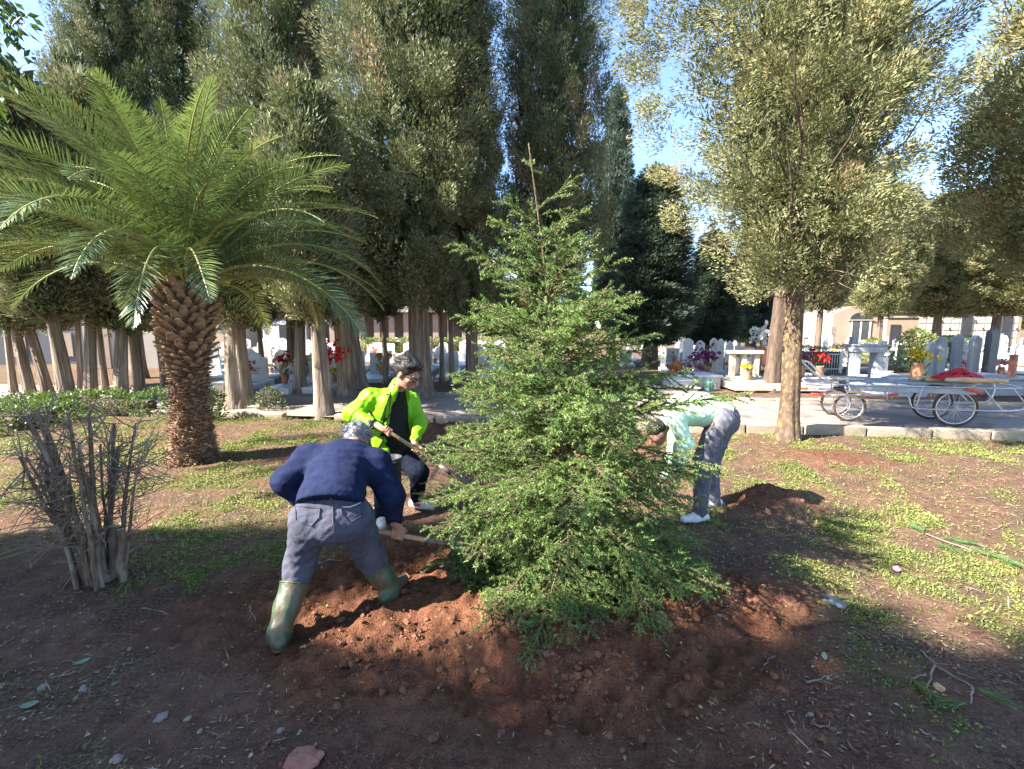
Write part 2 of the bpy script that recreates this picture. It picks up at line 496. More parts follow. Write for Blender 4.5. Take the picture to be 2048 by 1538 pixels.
# weeds: clover and chickweed leaves scattered over the soil (uncountable)
M_weed = leafmat('weed_leaf', [(0.0, (0.05, 0.09, 0.024)), (0.5, (0.17, 0.21, 0.055)), (1.0, (0.42, 0.39, 0.14))], 0.5, 0.3, (0.35, 0.5, 0.06))
def scatter_weeds():
    r = np.random.default_rng(12)
    mb = MB()
    for (n, x0, x1, y0, y1, size, hi) in ((80000, -3.4, 4.4, 1.2, 4.2, 0.015, 0.032), (70000, -6, 8, 3.8, 7.0, 0.020, 0.045), (65000, -10, 12, 6.2, 10.2, 0.027, 0.06)):
        px = r.uniform(x0, x1, n); py = r.uniform(y0, y1, n)
        w = weedmask(px, py)
        cl = sstep(0.38, 0.62, fbm(px * 6, py * 6, 50, 2))
        keep = r.random(n) < (w ** 1.2) * (0.15 + 0.95 * cl) + 0.006
        keep &= py < path_near(px) - 0.2
        px, py = px[keep], py[keep]; m = len(px)
        # each kept point makes a little rosette of four leaves
        for q in range(4):
            a = r.uniform(0, 2 * math.pi, m)
            el = r.uniform(-0.05, 0.9, m)
            D = np.stack((np.cos(a) * np.cos(el), np.sin(a) * np.cos(el), np.sin(el)), -1)
            ox = px + r.normal(0, size * 0.5, m); oy = py + r.normal(0, size * 0.5, m)
            P = np.stack((ox, oy, H(ox, oy) + r.uniform(0.002, hi, m) * r.random(m)), -1)
            L = size * r.uniform(0.6, 1.25, m)
            up = np.tile((0, 0, 1.0), (m, 1)) + r.normal(0, .35, (m, 3))
            t = np.clip(0.05 + 0.75 * fbm(px * 0.8, py * 0.8, 60, 2) + r.normal(0, .27, m) + .12 * sstep(.5, 3, px), 0, 1)
            mb.leaves(P, D, L, L * r.uniform(0.5, 0.85, m), 0, t, r, 0.1, up)
    # tall grass blades on the lawn by the palm and on the right
    n = 120000
    px = r.uniform(-9, 9, n); py = r.uniform(2.6, 9.8, n)
    w = weedmask(px, py) * (.15 + sstep(0.38, 0.6, fbm(px * 0.9, py * 0.9, 70, 3)))
    keep = (r.random(n) < w) & (py < path_near(px) - 0.2)
    px, py = px[keep], py[keep]; m = len(px)
    D = np.stack((r.normal(0, .45, m), r.normal(0, .45, m), np.ones(m)), -1)
    P = np.stack((px, py, H(px, py) - 0.005), -1)
    mb.leaves(P, D, r.uniform(.02, .09, m) * r.uniform(.5, 1.1, m), r.uniform(.004, .008, m), 0, np.clip(r.normal(.55, .2, m), 0, 1), r)
    tag(mb.build('weeds', M_weed), 'low green weeds and clover growing over the soil', 'weeds', kind='stuff')
scatter_weeds()

# soil clods and crumbs on the dug earth
M_clod = mat('clod_soil', (0.118, 0.049, 0.029), (0.225, 0.101, 0.056), 25, 0.95, 0.6, 90)
def scatter_clods():
    r = np.random.default_rng(5)
    ph = np.array([(0, 0, 1), (0, 0, -1), (1, 0, 0), (-1, 0, 0), (0, 1, 0), (0, -1, 0)], float)
    extra = np.array([(1, 1, 1), (1, 1, -1), (1, -1, 1), (1, -1, -1), (-1, 1, 1), (-1, 1, -1), (-1, -1, 1), (-1, -1, -1)], float) / math.sqrt(3)
    base = np.concatenate((ph, extra))
    F = []
    for sx in (0, 1):
        for sy in (0, 1):
            for sz in (0, 1):
                c = 6 + sx * 4 + sy * 2 + sz
                a, b_, d = 2 + sx, 4 + sy, sz
                F += [(c, a, b_), (c, b_, d), (c, d, a)] if (sx + sy + sz) % 2 == 0 else [(c, b_, a), (c, d, b_), (c, a, d)]
    F = np.array(F)
    n = 26000
    px = r.uniform(-2.6, 3.4, n); py = r.uniform(1.4, 6.6, n)
    d = dugmask(px, py)
    keep = r.random(n) < d ** 1.5 * (0.15 + sstep(0.4, 0.65, fbm(px * 2.5, py * 2.5, 91, 2)))
    px, py = px[keep], py[keep]; m = len(px)
    s = 0.003 + 0.022 * r.random(m) ** 8 + 0.005 * r.random(m)
    Z = H(px, py) + s * 0.2
    V = base[None] * (s[:, None, None] * r.uniform(0.6, 1.3, (m, 14, 1)))
    V = V * np.array((1, 1, 0.75)) + np.stack((px, py, Z), -1)[:, None, :]
    Fa = (F[None] + (np.arange(m) * 14)[:, None, None]).reshape(-1, 3)
    mb = MB().add(V.reshape(-1, 3), Fa, 0, False)
    tag(mb.build('soil_clods', M_clod), 'loose crumbs and clods of red soil', 'soil', kind='stuff')
scatter_clods()

# dry litter: cypress needles, bark chips, brown leaves
M_litter = leafmat('dry_litter', [(0.0, (0.13, 0.075, 0.045)), (0.5, (0.30, 0.21, 0.14)), (1.0, (0.42, 0.35, 0.27))], 0.8, 0.0)
def scatter_litter():
    r = np.random.default_rng(8)
    mb = MB()
    for (n, x0, x1, y0, y1, L0, L1, ratio) in ((16000, -3.2, 3.6, 1.2, 4.0, .010, .045, .16), (3200, -3.2, 3.6, 1.2, 4.0, .010, .026, .7), (12000, -7, 8, 3.6, 8.4, .02, .08, .14), (900, -4, 4, 1.2, 5.0, .05, .16, .05)):
        px = r.uniform(x0, x1, n); py = r.uniform(y0, y1, n)
        keep = (r.random(n) > dugmask(px, py) * 0.93) & (py < path_near(px) - .2) & (r.random(n) < 0.25 + 1.1 * sstep(.4, .6, fbm(px * 1.1, py * 1.1, 33, 3)))
        px, py = px[keep], py[keep]; m = len(px)
        a = r.uniform(0, 6.283, m); D = np.stack((np.cos(a), np.sin(a), r.normal(0, .12, m)), -1)
        P = np.stack((px, py, H(px, py) + r.uniform(.003, .014, m)), -1)
        L = r.uniform(L0, L1, m)
        mb.leaves(P, D, L, L * ratio, 0, r.random(m) ** 1.5, r, 0.15, np.tile((0, 0, 1.0), (m, 1)) + r.normal(0, .25, (m, 3)))
    tag(mb.build('dry_litter', M_litter), 'dry brown needles and leaf scraps on the soil', 'litter', kind='stuff')
scatter_litter()
# ------------------------------------------------------------------ cypress trees
M_bark = mat('cypress_bark', (0.085, 0.058, 0.042), (0.21, 0.16, 0.12), 3.2, 0.95, 1.0, 9, stretch=(6, 6, 0.5), c3=(0.27, 0.215, 0.165), s3=2.0)
M_bark_pale = mat('pale_bark', (0.13, 0.095, 0.070), (0.30, 0.235, 0.18), 3.2, 0.95, 1.0, 9, stretch=(6, 6, 0.5), c3=(0.37, 0.30, 0.235), s3=2.0)
M_bark_dark = mat('dark_bark', (0.065, 0.045, 0.034), (0.15, 0.105, 0.08), 5, 0.95, 1.0, 14, stretch=(3, 3, 0.7))
M_bark_lichen = mat('lichen_bark', (0.062, 0.042, 0.032), (0.15, 0.10, 0.075), 7, 0.95, 1.0, 20, stretch=(2, 2, .9), c3=(0.23, 0.175, 0.07), s3=11.0)
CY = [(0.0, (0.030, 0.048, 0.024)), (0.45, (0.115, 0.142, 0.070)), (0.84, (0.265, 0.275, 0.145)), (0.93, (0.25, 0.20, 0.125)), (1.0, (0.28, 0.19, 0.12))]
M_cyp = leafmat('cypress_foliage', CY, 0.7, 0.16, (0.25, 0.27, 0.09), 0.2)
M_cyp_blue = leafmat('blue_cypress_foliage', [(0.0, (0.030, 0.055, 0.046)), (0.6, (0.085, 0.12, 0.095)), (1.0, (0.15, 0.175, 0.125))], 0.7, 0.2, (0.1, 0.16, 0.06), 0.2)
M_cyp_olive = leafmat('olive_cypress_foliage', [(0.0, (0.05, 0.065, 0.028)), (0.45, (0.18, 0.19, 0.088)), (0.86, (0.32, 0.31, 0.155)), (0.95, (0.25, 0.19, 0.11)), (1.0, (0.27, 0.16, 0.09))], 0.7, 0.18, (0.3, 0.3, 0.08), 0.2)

def trunk_mb(h, r0, r1, seed, lean=(0, 0), sides=40, flute=0.16, bend=0.06):
    r = np.random.default_rng(seed)
    n = 34
    z = np.linspace(0, 1, n) ** 1.25 * (h + 0.4) - 0.4
    t = np.clip(z / h, 0, 1)
    ph = r.uniform(0, 6.28, 2)
    x = lean[0] * t + bend * np.sin(t * 4 + ph[0]) * t; y = lean[1] * t + bend * np.sin(t * 3.3 + ph[1]) * t
    rad = r0 + (r1 - r0) * t + r0 * 0.5 * np.exp(-np.maximum(z, 0) / (r0 * 1.3))
    a = np.linspace(0, 2 * math.pi, sides, endpoint=False)
    wob = 1 + flute * (fbm(np.cos(a)[None, :] * 2.2 + 5 + 0 * z[:, None], np.sin(a)[None, :] * 2.2 + z[:, None] * 0.35 + 5, seed % 50, 3) - 0.5) * 2 + 0.13 * (vnoise(np.arange(sides)[None, :] * 0.48 + 1.2 * np.sin(z[:, None] * 0.8), z[:, None] * 0.55, seed % 40) - 0.5) * 2
    mb = MB().tube(np.stack((x, y, z), -1), rad, sides, 0, True, True, wob=wob)
    return mb

def crown_mb(z0, z1, R, seed, n_cl, n_sp, leaf=(0.14, 0.032), clump=(0.5, 0.2), up=1.0, prof=None, lump=0.45, inner=0.35, tint=(0.55, 0.2), dead=0.05, lean=(0, 0), core=2.5, cl=(.25, .5, .12, .22)):
    """sprays grouped in upright plumes through the volume of the crown"""
    r = np.random.default_rng(seed)
    if prof is None:
        prof = lambda t: np.minimum(1, (t / 0.16 + 0.12)) ** 0.6 * np.clip(1 - t, 0, 1) ** 0.42
    tt = r.random(n_cl * 3); keep = r.random(n_cl * 3) < prof(tt) + 0.05
    tt = tt[keep][:n_cl]; n = len(tt)
    a = r.uniform(0, 6.2832, n)
    z = z0 + (z1 - z0) * tt
    lumpn = 1 - lump * 0.5 + lump * fbm(np.cos(a) * 1.5 + 3, np.sin(a) * 1.5 + z * 0.42 + 7, seed % 60, 3) * 1.35
    rr = R * 0.80 * prof(tt) * lumpn * (inner + (1.06 - inner) * np.sqrt(r.random(n)))
    C = np.stack((np.cos(a) * rr + lean[0] * tt, np.sin(a) * rr + lean[1] * tt, z), -1)
    out = np.stack((np.cos(a), np.sin(a), np.zeros(n)), -1)
    CD = nrm(out * 0.75 + np.array((0, 0, up)) + r.normal(0, .22, (n, 3)))
    ct = np.clip(r.normal(tint[0], tint[1], n), 0, 0.86)
    ct = np.where(r.random(n) < dead, r.uniform(0.9, 1.0, n), ct)
    cs = r.uniform(0.65, 1.35, n)
    idx = np.repeat(np.arange(n), n_sp); m = len(idx)
    d = CD[idx]; X, Yv = frame_of(d)
    b = r.uniform(0, 6.2832, m); q = r.random(m) ** .4; s = r.uniform(-0.5, 0.5, m)
    w = np.sqrt(np.clip(1 - (2 * s) ** 2 * 0.8, 0.05, 1))
    rad = (np.cos(b)[:, None] * X + np.sin(b)[:, None] * Yv)
    P = C[idx] + d * (s * clump[0] * cs[idx])[:, None] + rad * (q * w * clump[1] * cs[idx])[:, None]
    D = d * 0.9 + rad * 0.55 + r.normal(0, .28, (m, 3))
    L = leaf[0] * r.uniform(0.6, 1.3, m); W = leaf[1] * r.uniform(0.7, 1.3, m)
    mb = MB().sprays(P, D, L, W, 0, np.clip(ct[idx] + r.normal(0, .06, m), 0, 1), r, rad * 1.3 + d * .3 + r.normal(0, .55, (m, 3)))
    # broad sprays deep inside, tinted dark as shade, keep the crown from being see-through
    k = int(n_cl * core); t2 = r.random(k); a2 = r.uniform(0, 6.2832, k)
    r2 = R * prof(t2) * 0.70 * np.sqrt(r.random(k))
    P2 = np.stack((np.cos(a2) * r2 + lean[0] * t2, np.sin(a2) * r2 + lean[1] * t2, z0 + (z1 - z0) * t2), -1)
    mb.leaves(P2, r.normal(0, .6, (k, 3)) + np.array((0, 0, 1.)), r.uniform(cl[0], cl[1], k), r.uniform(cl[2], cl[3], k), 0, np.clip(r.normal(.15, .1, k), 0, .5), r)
    return mb, C, CD

def limbs_mb(h0, h1, n, R, seed, lean=(0, 0), rad=0.04, up=0.8):
    r = np.random.default_rng(seed); mb = MB()
    for i in range(n):
        z = r.uniform(h0, h1); a = r.uniform(0, 6.28); L = R * r.uniform(0.5, 1.0)
        d = np.array((math.cos(a), math.sin(a), 0))
        t = np.linspace(0, 1, 6)
        k = up * r.uniform(0.4, 1.3)
        P = np.array((lean[0] * z / max(h1, 1), lean[1] * z / max(h1, 1), z)) + d * (t * L)[:, None] + np.array((0, 0, 1.0)) * (k * L * t ** 1.6)[:, None] + r.normal(0, .03 * L, (6, 3)) * t[:, None]
        mb.tube(P, rad * r.uniform(.6, 1.3) * (1 - 0.85 * t), 5, 0, True, False)
    return mb

# shared prototypes (unit-built in metres, later scaled a little)
PR = {}
def proto(key, h, R, z0, seed, n_cl, n_sp, matl, bark, leaf=(0.15, 0.034), r0=0.27, **kw):
    tr = trunk_mb(h * 0.93, r0, 0.04, seed).mesh('trunk', bark)
    cr, _, _ = crown_mb(z0, h, R, seed + 1, n_cl, n_sp, leaf, **kw)
    lm = limbs_mb(z0 - 0.2, h * 0.75, 26, R * 0.8, seed + 2)
    PR[key] = (tr, cr.mesh('crown', matl), lm.mesh('limbs', bark), h, R, z0)
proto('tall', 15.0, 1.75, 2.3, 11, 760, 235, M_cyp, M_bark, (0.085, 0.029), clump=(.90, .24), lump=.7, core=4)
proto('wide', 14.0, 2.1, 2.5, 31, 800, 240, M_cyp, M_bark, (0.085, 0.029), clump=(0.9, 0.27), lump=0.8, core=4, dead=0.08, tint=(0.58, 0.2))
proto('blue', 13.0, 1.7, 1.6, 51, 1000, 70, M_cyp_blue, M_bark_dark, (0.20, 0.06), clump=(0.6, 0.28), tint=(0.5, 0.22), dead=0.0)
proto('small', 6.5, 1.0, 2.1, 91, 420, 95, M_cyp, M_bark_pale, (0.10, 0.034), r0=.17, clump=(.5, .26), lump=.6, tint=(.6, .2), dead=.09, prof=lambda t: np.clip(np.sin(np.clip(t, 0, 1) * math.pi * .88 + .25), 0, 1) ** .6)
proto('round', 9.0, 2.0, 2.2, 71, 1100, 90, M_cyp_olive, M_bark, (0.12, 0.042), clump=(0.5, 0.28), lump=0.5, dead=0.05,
      prof=lambda t: np.clip(np.sin(np.clip(t, 0, 1) * math.pi * 0.92 + 0.16), 0, 1) ** 0.55)

def cypress(key, u, v, label, R=None, h=None, rz=0.0, name='cypress_tree', group='cypress trees in the cemetery', z=None, y=None, scale_trunk=1.0, tilt=(0, 0)):
    """stand a copy of a prototype where the ground pixel (u, v) falls, or at depth y"""
    if y is None:
        p = gp(u, v, 0.0)
    else:
        q = at(u, 700, y); p = np.array((q[0], y, 0))
    tr, cr, lm, ph, pR, pz = PR[key]
    t = thing(name, label, 'tree', (p[0], p[1], Hs(p[0], p[1]) - 0.03 if z is None else z), rz, group)
    sx = (R / pR) if R else 1.0; sz = (h / ph) if h else 1.0
    t.scale = (sx, sx, sz)
    t.rotation_euler = (tilt[0], tilt[1], rz)
    o = link('trunk', tr, t); o.scale = (scale_trunk, scale_trunk, 1)
    link('limbs', lm, t); link('crown', cr, t)
    return t

# left of the spruce
cypress('tall', 272, 0, 'tall cypress with lit plumes rising behind the palm crown', R=1.4, h=17.5, rz=0.4, y=15.3)
cypress('tall', 392, 0, 'very dark tall cypress behind the palm, between two lighter ones', R=1.75, h=19, rz=2.1, y=16.2)
cypress('wide', 592, 0, 'tall olive cypress between the palm and the broad middle cypress', R=2.45, h=19, rz=1.0, y=15.5, scale_trunk=.8)
cypress('wide', 842, 797, 'broad tall cypress with a thick flaring trunk behind the man in neon jacket', R=2.3, h=14.2, rz=2.6, scale_trunk=1.0)
cypress('tall', 945, 790, 'tall cypress whose trunk shows just left of the spruce', R=1.1, h=11.5, rz=4.0)
cypress('wide', 1100, 0, 'tall brownish cypress standing directly behind the spruce top', R=1.72, h=15.0, rz=5.2, y=13.2)
cypress('small', 482, 822, 'small cypress on a thick pale trunk right of the palm', R=1.0, h=6.0, rz=3.6, scale_trunk=1.6)
cypress('small', 600, 792, 'cypress with a thin curved trunk between the palm and the neon jacket', R=1.0, h=6.4, rz=3.0, scale_trunk=0.95, tilt=(0, -.07))
cypress('small', 693, 797, 'cypress with a dark leaning trunk beside the hanging red flowers', R=1.0, h=6.6, rz=1.7, scale_trunk=1.2, tilt=(0, -.09))
cypress('small', 722, 785, 'cypress with a slim dark trunk behind the leaning one', R=1.1, h=6.5, rz=0.7, scale_trunk=1.0, tilt=(0, -.10))
cypress('blue', 1222, 0, 'slender bluish cypress against the sky right of the spruce top', R=1.25, h=13.0, rz=.5, y=23)
cypress('blue', 1300, 0, 'broad dark cypress behind the right side of the spruce', R=2.15, h=8.4, rz=1.9, y=20)
cypress('blue', 1415, 0, 'low dark cypress behind the graves left of the lichen trunk', R=1.8, h=6.6, rz=2.9, y=24)
cypress('blue', 1500, 0, 'hazy grey green cypress behind the nearest right tree', R=2.0, h=7.4, rz=3.9, y=28)
cypress('round', 1634, 0, 'dense cypress with a rounded foot over the white fence', R=1.55, h=10.5, rz=.8, y=19, scale_trunk=.62)
cypress('round', 1755, 0, 'olive green cypress left of the chapel doorway', R=2.3, h=10.5, rz=2.2, y=30, scale_trunk=.62)
cypress('round', 1868, 0, 'spreading olive tree with a forked dark trunk before the long wall', R=3.4, h=10.5, rz=4.4, y=32, scale_trunk=.62)
cypress('round', 1985, 0, 'spreading olive tree at the right edge before the long wall', R=3.3, h=11.0, rz=5.5, y=31, scale_trunk=.62)
cypress('round', 2090, 0, 'olive tree half cut by the right edge of the picture', R=3.2, h=11.0, rz=1.5, y=29, scale_trunk=.62)

# near tree with the spotted trunk and its darker twin behind
def near_tree():
    p = gp(1576, 882)
    t = thing('cypress_tree', 'loose olive cypress on a straight lichen spotted trunk left of the cart', 'tree', (p[0], p[1], Hs(p[0], p[1]) - .03), 0, 'cypress trees in the cemetery')
    trunk_mb(10.5, 0.138, 0.05, 101, (-0.25, 0.1), bend=.05).build('trunk', M_bark_lichen, t)
    pf = lambda q: np.clip(np.sin(np.clip(q, 0, 1) * math.pi * 0.86 + 0.30), 0, 1) ** 0.6
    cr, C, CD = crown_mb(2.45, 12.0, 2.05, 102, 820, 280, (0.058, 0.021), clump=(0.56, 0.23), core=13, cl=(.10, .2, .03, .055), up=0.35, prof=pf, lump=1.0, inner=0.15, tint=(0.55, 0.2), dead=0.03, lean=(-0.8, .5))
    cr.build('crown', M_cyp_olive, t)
    lm = limbs_mb(2.3, 8.5, 60, 2.1, 103, rad=0.04, up=0.75)
    lm.build('limbs', M_bark_dark, t)
    # bare grey lower boughs
    r = np.random.default_rng(104); b = MB()
    for i in range(34):
        a = r.uniform(0, 6.28); L = r.uniform(.5, 1.5); z = r.uniform(2.2, 4.2)
        s = np.linspace(0, 1, 7); d = np.array((math.cos(a), math.sin(a), 0))
        P = np.array((-.05, .02, z)) + d * (s * L)[:, None] + np.array((0, 0, 1.)) * ((-.25 * s + .55 * s ** 2) * L)[:, None] + r.normal(0, .035, (7, 3)) * s[:, None]
        b.tube(P, 0.017 * (1 - .8 * s), 5, 0, True, False)
        for k in range(5):
            q = P[2 + k % 5]; e = q + nrm(d + r.normal(0, .7, 3)) * r.uniform(.15, .4)
            b.tube(np.array((q, (q + e) / 2 + r.normal(0, .02, 3), e)), [.007, .005, .003], 4, 0, True, False)
    b.build('bare_boughs', M_bark, t)
    return t
near_tree()
p = at(1541, 800, 11.9)
t = thing('cypress_tree', 'cypress with a dark leaning trunk just behind the lichen spotted one', 'tree', (p[0], p[1], .1), 0, 'cypress trees in the cemetery')
trunk_mb(11, .19, .05, 111, (0.5, 0.3), bend=.08).build('trunk', M_bark_dark, t)
cr, _, _ = crown_mb(3.4, 13.0, 1.75, 112, 800, 120, (0.10, 0.036), clump=(.6, .26), cl=(.15, .3, .05, .1), core=5, up=0.6, lump=.7, inner=.2, lean=(1.3, .3), tint=(.45, .2), dead=.03, prof=lambda q: np.clip(np.sin(np.clip(q, 0, 1) * math.pi * 0.86 + 0.25), 0, 1) ** 0.6)
cr.build('crown', M_cyp, t); limbs_mb(3, 10, 50, 2.4, 113, (0.5, .3)).build('limbs', M_bark_dark, t)

# big cypress at the right edge: wide, drooping foot, trunk outside the picture
p = at(2180, 800, 9.6)
t = thing('cypress_tree', 'huge dense cypress filling the upper right corner', 'tree', (p[0], p[1], .1), 0, 'cypress trees in the cemetery')
trunk_mb(13, .3, .06, 121).build('trunk', M_bark, t)
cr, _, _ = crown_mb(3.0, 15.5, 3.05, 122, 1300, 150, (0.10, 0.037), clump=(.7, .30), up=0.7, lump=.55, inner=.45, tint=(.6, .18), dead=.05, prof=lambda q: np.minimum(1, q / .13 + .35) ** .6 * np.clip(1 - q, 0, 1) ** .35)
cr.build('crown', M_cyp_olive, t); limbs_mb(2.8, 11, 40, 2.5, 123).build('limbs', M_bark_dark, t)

# near pale trunk between palm and neon jacket
cypress('small', 648, 838, 'cypress on a pale crooked trunk nearest left of the neon jacket', R=.95, h=6.4, rz=2.3, scale_trunk=1.05, tilt=(0, .04))
# row of leaning pale trunks at the far left
for k, (u, v, s_) in enumerate(((66, 812, .62), (102, 806, .66), (141, 818, .76), (183, 812, .72), (242, 812, .86), (282, 796, .7))):
    lab = ('pale leaning trunk tree leftmost of the row behind the bare bush', 'second tree from left in the row of pale leaning trunks', 'third tree from left in the row of pale leaning trunks',
           'fourth tree from left in the row of pale leaning trunks', 'fifth tree in the row of pale leaning trunks, left of the palm trunk', 'tree of the leaning row half hidden behind the palm trunk')[k]
    cypress('small', u, v, lab, R=1.05, h=5.7 + (k * 5 % 4) * .5, rz=k * 1.1, scale_trunk=s_, tilt=(.03 * math.sin(k * 2.1), -.09 - .02 * (k % 3)), group='row of pale leaning trees on the left')

for u, v, lab in ((28, 792, 'slim tree at the far left edge behind the row'), (121, 786, 'slim tree between the second and third leaning trunks'), (163, 784, 'slim tree just right of the third leaning trunk'), (212, 788, 'slim tree left of the fifth leaning trunk'),
                  (330, 782, 'slim tree behind the palm trunk'), (528, 778, 'slim tree right of the thick pale trunk'), (772, 776, 'slim tree just left of the neon jacket'), (884, 772, 'slim tree right of the dark haired head'), (905, 780, 'slim tree left of the trunk beside the spruce')):
    cypress('small', u, v, lab, R=.9, h=5.6 + (u * 7 % 11) * .28, rz=u * .1, scale_trunk=.5, tilt=(0, -.05 if u < 400 else .02), group='slim trees by the graves')

# far trees behind the graves
rf = random.Random(9)
far_lab = {0: 'far dark tree in the belt behind the graves, left of the spruce', 1: 'far dark tree in the belt behind the graves, right of the spruce'}
for u in (20, 110, 190, 330, 430, 520, 590, 668, 745, 800, 865, 915, 985, 1060, 1150, 1240, 1360, 1460, 1560, 1690, 1820, 1930, 2030):
    y = rf.uniform(46, 60)
    cypress(rf.choice(['blue', 'blue', 'round']), u, 0, far_lab[0 if u < 1100 else 1], R=rf.uniform(2.2, 3.2) if u < 1600 else 2.4, h=rf.uniform(7, 10) if u < 1150 else rf.uniform(5, 7), rz=rf.uniform(0, 6), y=y, group='far belt of trees behind the graves', name='far_tree', scale_trunk=.5)
# unseen trees added left of and behind the photographer to shade the foreground
for k, (x, y, s, h) in enumerate(((-7.5, -2.75, 2.3, 10), (-11.5, -5.2, 3.0, 14), (-4.8, -4.0, 2.3, 9), (-12.0, -0.3, 1.1, 9.7), (-5.6, 0.5, 1.15, 3.7), (-6.6, 2.2, 0.9, 3.0))):
    tr, cr, lm, ph, pR, pz = PR['round' if k != 1 else 'wide']
    t = thing('cypress_tree', 'unseen tree added outside the picture to shade the foreground', 'tree', (x, y, 0), k * 1.3, 'trees beside the photographer')
    t.scale = (s / pR, s / pR, h / ph)
    link('trunk', tr, t); link('limbs', lm, t); link('crown', cr, t)
# ------------------------------------------------------------------ date palm
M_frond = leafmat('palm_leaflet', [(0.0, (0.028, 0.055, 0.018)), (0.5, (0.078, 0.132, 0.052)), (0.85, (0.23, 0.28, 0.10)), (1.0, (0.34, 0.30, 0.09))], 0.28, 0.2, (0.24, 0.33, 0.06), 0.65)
M_rachis = mat('palm_rachis', (0.24, 0.26, 0.075), (0.36, 0.34, 0.12), 5, 0.45)
M_stub = mat('palm_stub', (0.24, 0.14, 0.085), (0.44, 0.30, 0.19), 14, 0.9, 0.8, 40, c3=(0.10, 0.05, 0.03), s3=6)
M_stub_cut = mat('palm_stub_cut', (0.42, 0.28, 0.17), (0.30, 0.18, 0.10), 20, 0.9, 0.5, 60)
M_fibre = mat('palm_fibre', (0.075, 0.036, 0.022), (0.16, 0.085, 0.05), 30, 0.95, 1.0, 40, stretch=(1, 1, .3))

